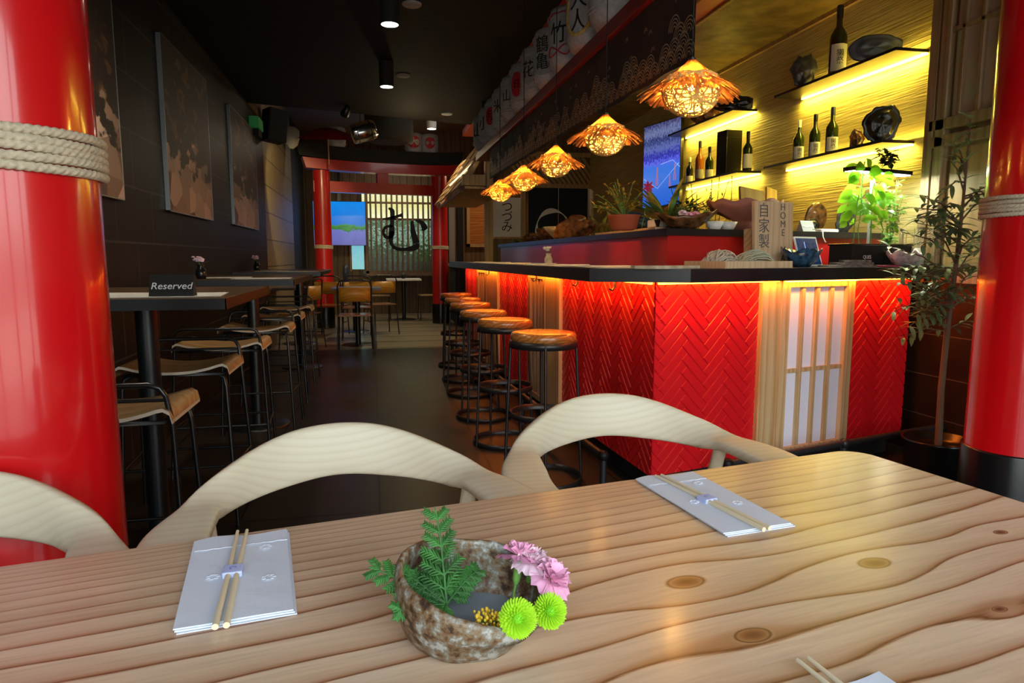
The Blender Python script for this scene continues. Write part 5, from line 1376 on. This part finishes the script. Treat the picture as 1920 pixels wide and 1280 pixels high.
for i in range(41):
    a = -.5+i/40*(PI+1.0); w_ = .022+.016*math.sin(i*.35)
    for rr in (.24-w_, .24+w_): V.append((-.08+rr*math.cos(a), -.016, -.56+rr*math.sin(a)))
mb.add(V, [(2*i, 2*i+1, 2*i+3, 2*i+2) for i in range(40)]).build('brush_circle', 'chalk', t)

# ------------------------------------------------------------------ far tables and chairs
def pedestal_table(loc_, w, d, label, h=.75, round_=False, top='table_dark', rz=0):
    t = thing('cafe_table', label, 'table', loc_, rz)
    if round_: MB().lathe([(0, h-.03), (w/2, h-.03), (w/2, h), (0, h)], 32, cap=False).build('tabletop', top, t)
    else: MB().box((-w/2, -d/2, h-.03), (w/2, d/2, h), bevel=.003).build('tabletop', top, t)
    MB().lathe([(.035, .012), (.035, h-.03)], 18).build('pedestal', 'black_metal', t); MB().lathe([(0, .014), (.2, .012), (.22, 0)], 28, cap=False).build('floor_plate', 'black_metal', t)
    return t
pedestal_table((-.22, 9.05, 0), .62, .6, 'square cafe table behind the orange plywood chair')
pedestal_table((-.30, 10.75, 0), .85, .6, 'farther cafe table before the left post of the far torii', top='grey_band')
pedestal_table((-1.0, 9.35, 0), .55, .6, 'small cafe table by the left wall beyond the high tables')
pedestal_table((.53, 12.6, 0), .62, .6, 'white-topped cafe table in front of the slatted screen', round_=False, top='white')
def cafe_chair(label, back='orange_ply'):
    t = thing('cafe_chair', label, 'chair', (0, 0, 0), group='plywood cafe chairs at the far end')
    # front is +y (faces the table), back at -y
    MB().box((-.19, -.18, .44), (.19, .2, .455), bevel=.005).build('seat', 'stool_wood', t)
    V = []; n2 = 12
    for i in range(n2+1):
        u = i/n2*2-1
        for z in (.62, .79):
            for dy in (0, .012): V.append((u*.185, -.235+dy+.045*u*u, z-.03*(z-.7)*0))
    F = []
    for i in range(n2): a = i*4; F += [(a, a+4, a+6, a+2), (a+1, a+3, a+7, a+5), (a+2, a+6, a+7, a+3), (a, a+1, a+5, a+4)]
    F += [(0, 2, 3, 1), (n2*4, n2*4+1, n2*4+3, n2*4+2)]
    MB().add(V, F, True).build('backrest', back, t)
    for s in (-1, 1):
        MB().tube([(s*.215, -.22, 0), (s*.195, -.17, .44), (s*.195, -.20, .8), (s*.17, -.215, .855), (s*.10, -.22, .875)], .009, 8).build('rear_leg', 'black_metal', t)
        MB().tube([(s*.205, .2, 0), (s*.19, .17, .40), (s*.18, .15, .43), (s*.1, .14, .435)], .009, 8).build('front_leg', 'grey_band' if 0 else 'iron', t)
    MB().tube([(-.10, -.22, .875), (.10, -.22, .875)], .009, 8).build('top_rail', 'black_metal', t)
    MB().tube([(-.205, -.2, .2), (-.2, .19, .2)], .006, 6).tube([(.205, -.2, .2), (.2, .19, .2)], .006, 6).build('side_stretcher', 'black_metal', t)
    return t
cchair = cafe_chair('orange plywood chair standing with its back to the viewer before the far tables')
place(cchair, (-.235, 8.42, 0), .03)
for x, y, rz, lb in ((-.90, 8.75, 1.2, 'orange plywood chair beside the wall, behind the third high table'), (-.24, 9.72, PI, 'orange plywood chair on the far side of the square cafe table'), (-.62, 10.2, -.2, 'plywood chair just before the left far torii post'), (.08, 10.3, .3, 'plywood chair at the farther cafe table, beside the gangway')):
    dup(cchair, (x, y, 0), rz, lb)
def low_stool(label):
    t = thing('low_stool', label, 'stool', (0, 0, 0), group='low black stools at the white cafe table')
    MB().box((-.2, -.17, .44), (.2, .17, .46), bevel=.008).build('seat', 'plywood', t)
    for s in (-1, 1): MB().tube([(s*.2, -.16, 0), (s*.185, -.14, .42), (s*.17, -.12, .44)], .009, 6).build('leg', 'black_metal', t); MB().tube([(s*.2, .16, 0), (s*.185, .14, .42), (s*.17, .12, .44)], .009, 6).build('leg', 'black_metal', t)
    return t
ls = low_stool('low stool left of the white cafe table'); place(ls, (.08, 12.55, 0)); dup(ls, (1.0, 12.5, 0), .1, 'low stool right of the white cafe table'); 
t = thing('thermos', 'tall dark thermos bottle standing on the farther cafe table', 'bottle', (-.42, 10.7, .75)); MB().lathe([(0, 0), (.045, 0), (.047, .18), (.04, .22), (.04, .27), (0, .275)], 20, cap=False).build('flask', 'navy', t)
t = thing('table_plant', 'small dark potted plant on the white cafe table', 'plant', (.53, 12.6, .75)); MB().lathe([(.03, 0), (.04, .06)], 14).build('pot', 'black_matte', t)
mb = MB(); rnd = random.Random(8)
for k in range(16): a = rnd.uniform(0, 6.28); leaf_mb(mb, (0, 0, .05), (math.cos(a), math.sin(a), rnd.uniform(.4, 1.5)), .09, .025)
mb.build('leaves', 'leaf_dark', t)
placemat(-.22, 9.0, .75, .05, .34, .24, 'white placemat on the square cafe table', 'placemats on the cafe tables'); placemat(-.15, 10.72, .75, .0, .34, .24, 'white placemat on the farther cafe table', 'placemats on the cafe tables')

# ------------------------------------------------------------------ things on the bar worktop
def FP(s_, d, z=1.09): v = BC+BU*s_-NF*d; return Vector((v.x, v.y, z))
U0 = Vector((1.469, 3.255, 0)); BA = math.atan2(BU.y, BU.x)
def RP(s_, d, z=1.285): v = U0+BU*s_-NF*d; return Vector((v.x, v.y, z))
def slab_thing(name, label, cat, loc_, rz, w, d, h, mat, part, bev=.002):
    t = thing(name, label, cat, loc_, rz); MB().box((-w/2, -d/2, 0), (w/2, d/2, h), bevel=bev).build(part, mat, t); return t
# stone slab platter left of the noodle tray
t = thing('stone_platter', 'thin pale stone platter at the cut corner of the bar', 'platter', FP(-.02, -.10), BA)
rnd = random.Random(2); poly = [(.17*math.cos(a)*(1+rnd.uniform(-.06, .06)), .09*math.sin(a)*(1+rnd.uniform(-.08, .08))) for a in [2*PI*i/18 for i in range(18)]]
MB().prism(poly, .001, .014).build('platter_body', 'stone_beige', t)
# wooden tray of soba
t = thing('wooden_tray', 'shallow wooden tray of noodles on the bar front', 'tray', FP(.44, -.05), BA+.02)
MB().box((-.205, -.13, .001), (.205, .13, .008)).build('tray_base', 'sign_wood', t)
for a, b in (((-.21, -.135, 0), (.21, -.127, .032)), ((-.21, .127, 0), (.21, .135, .032)), ((-.21, -.127, 0), (-.202, .127, .032)), ((.202, -.127, 0), (.21, .127, .032))): MB().box(a, b, bevel=.001).build('tray_side', 'sign_wood', t)
def noodles(loc_, label, mat, seed, rz):
    t = thing('noodle_bundle', label, 'noodles', loc_, rz, group='noodle bundles in the wooden tray'); rnd = random.Random(seed); mb = MB()
    for k in range(64):
        w_ = rnd.uniform(.055, .095); y0_ = rnd.uniform(-.055, .055); hgt = rnd.uniform(.03, .075)*math.sqrt(max(.1, 1-(y0_/.07)**2)); pts = []
        for i in range(13):
            a = PI*i/12; pts.append((-w_*math.cos(a)+rnd.uniform(-.003, .003), y0_+.014*math.sin(a*2+k)+rnd.uniform(-.002, .002), .003+hgt*math.sin(a)**.8+rnd.uniform(-.002, .002)))
        mb.tube(pts, .0021, 5)
    mb.build('strands', mat, t); return t
noodles(FP(.335, -.05, 1.099), 'cream noodle bundle at the left of the wooden tray', 'noodle', 1, BA+.3)
noodles(FP(.545, -.05, 1.099), 'greenish noodle bundle at the right of the wooden tray', 'noodle_green', 2, BA-.2)
# wooden sign
t = thing('wooden_sign', 'upright wooden sign board with brush writing behind the noodle tray', 'sign', FP(.835, .10, 1.09), rot=(-.06, 0, BA))
MB().box((-.135, 0, .0), (.135, .02, .335), bevel=.002).build('board', 'sign_wood', t)
MB().box((-.12, .02, 0), (-.10, .09, .2)).build('stand', 'pine_rail', t); MB().box((.1, .02, 0), (.12, .09, .2)).build('stand', 'pine_rail', t)
text('lettering', '自\n家\n製', .078, 'pencil', t, (-.072, -.0015, .205), (PI/2, 0, 0), line=1.0)
text('lettering', 'H\nO\nM\nE\n\nM\nA', .05, 'pencil', t, (.062, -.0015, .175), (PI/2, 0, 0), line=.88)
# blue-green glass dish, tablet, slate platters, cloths
t = thing('glass_dish', 'mottled blue-green dish below the wooden sign, right of the tray', 'dish', FP(.90, -.02), .3)
MB().lathe([(0, .003), (.045, .001), (.085, .035), (.115, .085), (.110, .085), (.08, .04), (.04, .01), (0, .009)], 30, cap=False, fn=lambda p, a: Vector((p.x*(1+.06*math.sin(3*a)), p.y*.7, p.z*(1+.12*math.sin(5*a))))).build('dish_body', 'ceramic_teal' if 'ceramic_teal' in M else 'ceramic_blue', t)
t = thing('tablet', 'white-framed tablet leaning on the bar right of the wooden sign', 'tablet', FP(1.075, .07, 1.092), rot=(-.32, 0, BA+.10))
MB().box((-.092, 0, 0), (.098, .008, .165), bevel=.003).build('tablet_case', 'white', t); MB().box((-.082, -.0012, .01), (.086, .0005, .155)).build('screen', 'tablet_screen', t)
MB().box((-.04, .008, .0), (.04, .05, .06)).build('stand', 'black_matte', t)
MB().box((-.02, -.0020, .095), (-.016, -.0014, .135)).box((.02, -.002, .04), (.05, -.0014, .044)).box((.02, -.002, .055), (.055, -.0014, .058)).box((.02, -.002, .07), (.045, -.0014, .073)).build('screen_text', 'screen_line', t)
o = MB().tube([FP(1.17, .07, 1.22), FP(1.2, .1, 1.225), FP(1.22, .13, 1.25), FP(1.30, .2, 1.29), FP(1.36, .32, 1.30)], .003, 6).build('charging_cable', 'white'); tag(o, 'white charging cable rising from the tablet to the raised shelf', 'cable')
for i, (s_, d, w_, h_, dz, sd, lb) in enumerate(((1.10, -.12, .34, .18, 0, 1, 'bottom'), (1.16, -.10, .28, .15, .012, 2, 'middle'), (1.18, -.11, .22, .12, .024, 3, 'top'))):
    rnd = random.Random(sd); t = thing('slate_plate', 'rough brown slate plate, %s of the stack on the bar front' % lb, 'plate', FP(s_, d, 1.0905+dz), BA+.1*i, group='slate plates stacked on the bar')
    poly = [(w_/2*math.cos(a)*(1+rnd.uniform(-.1, .1)), h_/2*math.sin(a)*(1+rnd.uniform(-.12, .12))) for a in [2*PI*k/22 for k in range(22)]]
    MB().prism(poly, 0, .011).build('plate_body', 'slate_stone', t)
slab_thing('red_napkin', 'small folded red napkin on the bar beside the pink cloth dish', 'napkin', FP(1.40, -.11), BA, .12, .1, .008, 'magenta', 'folded_cloth')
t = thing('shell_dish', 'crumpled pinkish white dish in front of the black planter', 'dish', FP(1.56, -.11), BA)
MB().lathe([(0, .003), (.045, .001), (.08, .03), (.115, .075), (.108, .078), (.07, .035), (.03, .012), (0, .01)], 36, cap=False, fn=lambda p, a: Vector((p.x*(1+.08*math.sin(4*a)), p.y*.65*(1+.1*math.sin(5*a)), p.z*(1+.15*math.sin(7*a+1))))).build('dish_body', 'cloth_pink', t)
# hydroponic planter with seedlings
t = thing('planter_box', 'black hydroponic planter box on the bar under the white grow light', 'planter', FP(1.52, .06), BA)
MB().box((-.245, -.075, 0), (.245, .075, .115), bevel=.01).build('planter_body', 'black_matte', t); MB().box((-.25, -.08, .112), (.25, .08, .122), bevel=.003).build('lid', 'black_gloss', t)
text('lettering', 'QUES', .026, 'chalk', t, (-.13, -.0765, .05), (PI/2, 0, 0))
PZ = 1.212
def basil(loc_, h, label, seed, nl=16, ls=.07, mat='basil_leaf'):
    t = thing('seedling', label, 'plant', loc_); rnd = random.Random(seed); mb = MB(); st = MB(); p = Vector((0, 0, 0)); pts = [p.copy()]
    for i in range(6): p = p+Vector((rnd.uniform(-.01, .01), rnd.uniform(-.01, .01), h/6)); pts.append(p.copy())
    st.tube(pts, .003, 6); nb = 5
    for i in range(nl):
        u = .35+.65*i/nl; q = pts[0].lerp(pts[-1], u); a = i*2.4+rnd.random(); L = rnd.uniform(.03, .075)*(1.2-u*.4)
        e = q+Vector((math.cos(a)*L, math.sin(a)*L*.6, rnd.uniform(.005, .04))); st.tube([q, e], .0015, 4)
        d = Vector((math.cos(a), math.sin(a)*.5-.25, rnd.uniform(-.9, .2))); leaf_mb(mb, e, d, ls*rnd.uniform(.75, 1.15), ls*.62, bend=.35, fold=.12, up=Vector((0, -1, .3)))
    mb.build('leaves', mat, t); st.build('stem', 'stem_green', t); return t
basil(FP(1.42, .06, PZ), .44, 'tallest bright basil plant in the planter, left', 1, 22, .085)
basil(FP(1.50, .05, PZ), .37, 'bright basil plant beside the tallest one', 5, 20, .08)
basil(FP(1.36, .05, PZ), .26, 'shorter bright seedling at the left end of the planter', 2, 12, .06)
basil(FP(1.60, .05, PZ), .16, 'small round-leaved seedling in the middle of the planter', 3, 8, .045)
def herb(loc_, h, label, seed, n_=60, sp=.09, mat='herb_leaf', ls=.03):
    t = thing('herb_plant', label, 'plant', loc_); rnd = random.Random(seed); mb = MB(); st = MB()
    for k in range(9):
        a = rnd.uniform(0, 6.28); R = rnd.uniform(.2, 1)*sp; top = Vector((R*math.cos(a), R*math.sin(a)*.6, h*rnd.uniform(.5, 1))); pts = [Vector((0, 0, 0)), top*.5+Vector((0, 0, .02)), top]
        st.tube(pts, .0013, 4)
        for i in range(n_//9):
            u = rnd.uniform(.25, 1); q = pts[0].lerp(top, u); d = Vector((rnd.gauss(0, 1), rnd.gauss(0, 1), rnd.uniform(-.3, .6))); leaf_mb(mb, q, d, ls*rnd.uniform(.7, 1.3), ls*.5, seg=3)
    mb.build('leaves', mat, t); st.build('stem', 'stem_green', t); return t
herb(FP(1.68, .06, PZ), .36, 'feathery green herb filling the right end of the planter', 7, 260, .11)
herb(FP(1.55, -.03, PZ-.01), .07, 'pale curly herb spilling over the planter front', 9, 120, .07, ls=.022)
t = thing('grow_light', 'white strip grow light over the planter on a thin post', 'lamp', FP(1.56, .08, 1.60), BA+.02)
MB().box((-.24, -.035, 0), (.26, .035, .022), bevel=.003).build('light_housing', 'black_gloss', t); MB().box((-.23, -.028, -.004), (.25, .028, .0)).build('light_strip', 'grow_light', t)['label'] = 'glowing white light strip'
MB().cyl((.0, .03, -.39), (0, .03, 0), .008, 10).build('post', 'white', t)
p = FP(1.56, .08, 1.59); light('grow_light_glow', 'AREA', p, (.9, 1, .82), 7, .5, .06, target=(p.x, p.y, 0))
herb(FP(1.66, .08, 1.628), .12, 'dark leafy potted plant standing on top of the grow light', 12, 90, .10, 'leaf_dark', .05)
# cutlery cups with chopsticks
for i, (s_, d) in enumerate(((1.80, -.02), (1.80, .07))):
    t = thing('chopstick_cup', ('nearer', 'farther')[i]+' ribbed pale cup of chopsticks at the right end of the bar', 'cup', FP(s_, d)); t['group'] = 'cups of chopsticks'
    MB().lathe([(0, .002), (.035, 0), (.04, .1), (.037, .1), (.033, .01)], 26, cap=False, fn=lambda p, a: Vector((p.x*(1+.03*(round(a*26/6.283) % 2)), p.y*(1+.03*(round(a*26/6.283) % 2)), p.z))).build('cup_body', 'ivory', t)
    rnd = random.Random(i); mb = MB()
    for k in range(14): a = rnd.uniform(0, 6.28); r_ = rnd.uniform(0, .022); mb.cyl((r_*math.cos(a), r_*math.sin(a), .01), (r_*1.5*math.cos(a), r_*1.5*math.sin(a), .19+rnd.uniform(-.02, .02)), .0028, 6)
    o = mb.build('chopsticks', 'bamboo', t)
# menus/placemats and a vase along the left side of the bar
def LP(y, off, z=1.09): v = BC+BW*(y-2.883)+NL*off; return Vector((v.x, v.y, z))
for i, y in enumerate((3.15, 3.75, 4.35, 4.95, 5.55, 6.15)):
    v = LP(y, .10); placemat(v.x, v.y, 1.09, PI/2+.03*(i % 3-1), .42, .28, 'white placemat on the long side of the bar, %s from the front' % ('first', 'second', 'third', 'fourth', 'fifth', 'sixth')[i], 'placemats on the bar')
    c = thing('chopsticks', 'chopsticks on the %s placemat of the bar' % ('first', 'second', 'third', 'fourth', 'fifth', 'sixth')[i], 'chopsticks', (v.x, v.y, 1.0975), .1*i, 'chopsticks on the bar placemats')
    MB().cyl((-.11, -.006, 0), (.11, -.004, 0), .0032, 6).build('chopstick', 'bamboo', c); MB().cyl((-.11, .006, 0), (.11, .004, 0), .0032, 6).build('chopstick', 'bamboo', c)
vase(1.16, 4.47, 1.09, 'small patterned bud vase on the bar side beside the placemats', 'cream flower in the bud vase on the bar side', 'ivory', .95, 'ceramic_cream')

# ------------------------------------------------------------------ things on the raised back shelf
SZ = 1.285
def RL(y, x=1.60, z=SZ): return Vector((x, y, z))
slab_thing('serving_board', 'thin pale wooden board along the edge of the raised shelf, under the blue shell', 'board', RL(4.0, 1.60), 1.58, 1.0, .20, .018, 'sign_wood', 'board')
t = thing('stone_block', 'pale rectangular stone block before the red plant pot', 'block', RL(3.62, 1.60, SZ+.0185), 1.5)
MB().box((-.12, -.05, 0), (.12, .05, .05), bevel=.01).build('block_body', 'ceramic_white', t)
shell(RL(3.96, 1.58, SZ+.0185), .18, .11, 'ceramic_blue', 'glossy blue mussel-like shell lying by the red plant pot', (.3, .3, -.5), 21, 'blue_shell', scal=.08)
# driftwood log with moss
t = thing('mossy_log', 'mossy driftwood log lying along the raised bar shelf', 'log', RL(4.75, 1.68), 1.5)
rnd = random.Random(3); pts = [(-.50+.1*i, .012*math.sin(i*1.3), .055+.01*math.sin(i*2)) for i in range(11)]
MB().tube(pts, [.03, .045, .052, .048, .056, .05, .052, .046, .055, .04, .022], 12).build('trunk', 'moss', t)
for x, a in ((-.2, 1), (.15, -1), (.3, 1)): MB().tube([(x, 0, .07), (x+.05, .02*a, .13), (x+.07, .05*a, .17)], [.018, .014, .008], 8).build('branch', 'moss', t)
shell(RL(5.05, 1.58), .30, .13, 'shell_brown', 'big glossy brown shell leaning on the mossy log', (.35, -.35, -.75), 22, scal=.1)
shell(RL(5.35, 1.62), .30, .19, 'shell_brown', 'tall brown shell plate tilted up behind the cream bowl', (.2, -.5, -.6), 23, scal=.1)
t = thing('cream_bowl', 'speckled cream ceramic bowl on the raised shelf beside the big brown shell', 'bowl', RL(5.75, 1.60))
MB().lathe([(0, .005), (.05, 0), (.055, .012), (.12, .075), (.155, .115), (.148, .115), (.11, .07), (.04, .02), (0, .018)], 36, cap=False).build('bowl_body', 'ceramic_cream', t)
shell(RL(6.3, 1.62), .26, .13, 'shell_brown', 'brown shell left of the speckled cream bowl', (.2, .4, -.6), 24)
shell(RL(6.75, 1.60), .24, .10, 'shell_brown', 'low brown shell near the far end of the raised shelf', (.3, 0, -.5), 25)
t = thing('moss_dish', 'low greenish dish of moss at the far end of the raised shelf', 'dish', RL(7.25, 1.62)); MB().ball((0, 0, .03), .13, 18, 8, (1, 1, .3)).build('moss_mound', 'moss', t)
t = thing('sake_flask', 'small white sake flask standing behind the mossy log', 'bottle', RL(4.6, 1.75)); t.location.z = SZ
MB().lathe([(.02, 0), (.034, .01), (.036, .04), (.014, .09), (.010, .12), (.014, .14), (.010, .14)], 18).build('flask_body', 'ceramic_white', t)

# red pot with croton-like plant and a magenta flower
t = thing('potted_plant', 'yellow and red leaved plant in a red clay pot on the raised shelf', 'plant', RP(-.06, .30))
MB().lathe([(.05, 0), (.07, .01), (.085, .075), (.09, .08), (.08, .08), (.07, .07)], 28).build('plant_pot', 'terracotta', t)
mb = MB(); st = MB(); rnd = random.Random(31)
for k in range(26):
    a = rnd.uniform(0, 6.28); R = rnd.uniform(.02, .17); h = rnd.uniform(.12, .27)*(1-.9*R); top = Vector((R*math.cos(a)-.03, R*math.sin(a), h+.02)); st.tube([(0, 0, .07), top*.6+Vector((0, 0, .04)), top], .0018, 4)
    for i in range(8): q = Vector((0, 0, .08)).lerp(top, rnd.uniform(.45, 1)); leaf_mb(mb, q, (rnd.gauss(0, 1), rnd.gauss(0, 1), rnd.uniform(-.2, 1)), rnd.uniform(.025, .045), .014, seg=3)
mb.build('leaves', 'leaf_mixed', t); st.build('stems', 'stem_green', t)
t = thing('cut_flower', 'magenta red flower sticking out right of the yellow leaved plant', 'flower', RP(.08, .28, SZ+.235))
mb = MB()
for k in range(7): a = k*.9; leaf_mb(mb, (0, 0, 0), (math.cos(a), -.5, math.sin(a)), .035, .016, up=Vector((0, -1, 0)), seg=3)
mb.build('petals', 'magenta', t); MB().tube([(0, 0, 0), (-.01, 0, -.1), (-.03, 0, -.22)], .002, 5).build('stem', 'stem_green', t)
# striped spiky plant
t = thing('spiky_plant', 'green and yellow striped spiky plant behind the bowl of pink flowers', 'plant', RP(.20, .26)); 
MB().lathe([(.05, 0), (.07, .06), (.065, .06)], 20).build('plant_pot', 'black_matte', t); rnd = random.Random(33); mb = MB(); m2 = MB()
for k in range(34):
    a = rnd.uniform(0, 6.28); e = rnd.uniform(.2, 1.4); leaf_mb(mb if k % 3 else m2, (0, 0, .05), (math.cos(a), math.sin(a)*.7, e), rnd.uniform(.2, .30), .03, bend=.15)
mb.build('leaves', 'leaf_mid', t); m2.build('striped_leaves', 'leaf_mixed', t)
t = thing('leafy_plant', 'dark green bushy plant right of the spiky plant', 'plant', RP(.42, .36)); MB().lathe([(.05, 0), (.07, .06), (.065, .06)], 20).build('plant_pot', 'black_matte', t)
rnd = random.Random(35); mb = MB()
for k in range(150):
    a = rnd.uniform(0, 6.28); R = rnd.uniform(0, .12); leaf_mb(mb, (R*math.cos(a), R*math.sin(a)*.7, .06+rnd.uniform(0, .11)), (math.cos(a), math.sin(a), rnd.uniform(-.2, 1)), .07, .014, seg=3)
mb.build('leaves', 'leaf_dark', t)
# bowl with pink blossoms
t = thing('leaf_bowl', 'brown leaf-shaped bowl of pink blossoms on the corner of the raised shelf', 'bowl', RP(.19, .10))
MB().lathe([(0, .004), (.06, 0), (.10, .02), (.16, .062), (.19, .085), (.18, .083), (.10, .03), (0, .012)], 40, cap=False, fn=lambda p, a: Vector((p.x*(1+.05*math.sin(3*a)), p.y*.6, p.z*(1+.22*math.sin(2*a+2.4)+.05*math.sin(9*a))))).build('bowl_body', 'shell_brown', t)
for i, (dx, dz, mt, lb) in enumerate(((-.02, .085, 'pink_pale', 'pale pink blossom at the left in the leaf-shaped bowl'), (.02, .075, 'pink', 'pink blossom low in the middle of the leaf-shaped bowl'), (.065, .08, 'pink', 'pink blossom right of the middle in the leaf-shaped bowl'))):
    carnation(RP(.19+dx, .09, SZ+dz-.005), (.9, 0, BA), .024, mt, lb, 40+i)
pompon(RP(.33, .09, SZ+.075), (1.2, 0, BA), .03, 'round lime flower at the right end of the leaf-shaped bowl', 44, mats=('flower_green', 'lime_centre'))
# small white bowls with lemons
for i, (s_, lb) in enumerate(((.36, 'left'), (.455, 'right'))):
    t = thing('small_bowl', lb+' of two small white bowls on the raised shelf', 'bowl', RP(s_, .06), BA, 'small white bowls')
    MB().lathe([(0, .004), (.028, 0), (.034, .01), (.052, .045), (.048, .045), (.03, .012), (0, .01)], 8 if 0 else 28, cap=False).build('bowl_body', 'ceramic_white', t)
for i in range(3):
    o = MB().ball((0, 0, 0), .013, 12, 8, (1.25, 1, 1)).build('yellow_fruit', 'yellow_bud'); place(o, RP(.44+.014*i, .06+.006*(i % 2), SZ+.042+.004*(i == 1)), i); tag(o, 'small yellow fruit in the right white bowl, '+('leftmost', 'middle', 'rightmost')[i], 'fruit', 'yellow fruit in the white bowl')
# large clay bowl on foot
t = thing('clay_bowl', 'large pinkish clay bowl with wavy rim on a thick foot', 'bowl', RP(.70, .19))
MB().lathe([(.09, 0), (.10, .01), (.085, .05), (.10, .075), (.20, .13), (.225, .17), (.215, .172), (.10, .1), (0, .09)], 48, cap=False, fn=lambda p, a: Vector((p.x, p.y*.75, p.z+(.010*math.sin(a*9) if p.z-0 > 0 and (p.x**2+(p.y)**2) > .03 else 0)))).build('bowl_body', 'clay', t)
t = thing('dark_board', 'dark wooden board leaning behind the large clay bowl', 'board', RP(.92, .32), rot=(-.25, .12, BA)); MB().box((-.10, 0, 0), (.10, .018, .285), bevel=.003).build('board', 'screen_wood', t)
t = thing('yellow_board', 'narrow yellow wooden board leaning beside the dark board', 'board', RP(1.07, .33), rot=(-.25, .22, BA)); MB().box((-.045, 0, 0), (.045, .016, .30), bevel=.003).build('board', 'yellow_wood', t)
t = thing('reserved_sign', 'small grey table sign on the raised shelf behind the tablet', 'sign', RP(1.04, .05), BA-.1)
MB().add([(-.045, -.03, 0), (.045, -.03, 0), (.045, 0, .065), (-.045, 0, .065), (-.045, .03, 0), (.045, .03, 0)], [(0, 1, 2, 3), (3, 2, 5, 4), (0, 3, 4), (1, 5, 2), (0, 4, 5, 1)]).build('tent_card', 'ceramic_blue' if 0 else 'grey_band', t)
text('lettering', 'Reserved', .02, 'chalk', t, (0, -.0175, .032), (math.radians(65), 0, 0), shear=.15)
# dried twigs in front of the lit wall
t = thing('dried_twigs', 'thin dried twigs rising before the yellow wall behind the clay bowl', 'plant', RP(.62, .40)); rnd = random.Random(50); mb = MB()
for k in range(12):
    x = rnd.uniform(-.25, .25); h = rnd.uniform(.18, .34); mb.tube([(x*.6, 0, 0), (x*.9, 0, h*.6), (x+rnd.uniform(-.05, .05), 0, h)], .0022, 5)
    for i in range(4): q = Vector((x*.9, 0, h*.6+i*.03)); leaf_mb(mb, q, (rnd.gauss(0, 1), rnd.gauss(0, .5), .8), .03, .008, seg=3)
mb.build('twigs', 'leaf_dark', t)
# shell plates against the wall
shell(RP(1.42, .32, SZ), .19, .20, 'shell_brown', 'round layered shell plate leaning behind the planter', (.15, 0, BA), 51, nm='shell_plate', scal=.04)
shell(RP(1.56, .24, SZ), .15, .17, 'shell_grey', 'grey teardrop shell beside the round layered shell plate', (.15, .35, BA), 52)
shell(RP(1.27, .22, SZ), .14, .09, 'black_gloss', 'low dark shell left of the round layered plate', (.2, 0, BA), 53)
slab_thing('folded_towel', 'crumpled white towel on the raised shelf behind the tablet', 'towel', RP(1.22, .08), BA, .15, .1, .02, 'cloth_pink', 'cloth', .008)

# ------------------------------------------------------------------ olive tree before the right wall
t = thing('olive_tree', 'slender olive tree in a dark pot between the bar and the right red post', 'tree', (2.72, 2.78, 0))
MB().lathe([(.12, 0), (.14, .02), (.16, .24), (.165, .25), (.15, .25), (.14, .22), (0, .22)], 32, cap=False).build('plant_pot', 'black_gloss', t)
mb = MB(); lf = MB(); rnd = random.Random(60)
tr = [Vector(p) for p in ((0, 0, .2), (-.01, .0, .5), (.01, .01, .85), (.02, 0, 1.15), (.03, .0, 1.45), (.035, 0, 1.66))]
mb.tube(tr, [.017, .015, .013, .010, .006, .003], 8)
def twig(b, e, n_, L):
    mid = (b+e)/2+Vector((0, 0, .03)); pts = [b, mid, e]; mb.tube(pts, [.005, .0035, .0015], 5)
    for i in range(n_):
        u = (i+1)/n_; q = (b.lerp(mid, u*2) if u < .5 else mid.lerp(e, u*2-1)); d = (e-b).normalized()
        for sg in (-1, 1):
            s_ = d.cross(Vector((rnd.uniform(-.4, .4), rnd.uniform(-.4, .4), 1))).normalized()*sg; leaf_mb(lf, q, d*.7+s_+Vector((0, 0, rnd.uniform(-.3, .5))), L*rnd.uniform(.75, 1.2), .021, bend=.3, fold=.1)
for k in range(50):
    z = rnd.choice((rnd.uniform(.70, 1.3), rnd.uniform(.72, 1.3), rnd.uniform(.72, 1.6))); u = (z-.2)/1.46; i = min(4, int(u*5)); b = tr[i].lerp(tr[i+1], u*5-i)
    a = rnd.choice((rnd.uniform(PI*.75, PI*1.35), rnd.uniform(0, 6.28))); R = rnd.uniform(.14, .30)*(1.25-.6*abs(z-1.05)/.55)*(.55 if z > 1.35 else 1) 
    if math.cos(a) > 0: R = min(R, .2)
    e = b+Vector((R*math.cos(a), R*math.sin(a)*.5, rnd.uniform(-.06, .16)))
    twig(b, e, rnd.randint(5, 8) if z < 1.35 else 3, .085)
twig(tr[4], tr[5]+Vector((0, 0, .12)), 7, .06)
mb.build('trunk', 'bark', t); lf.build('foliage', 'leaf_olive', t)
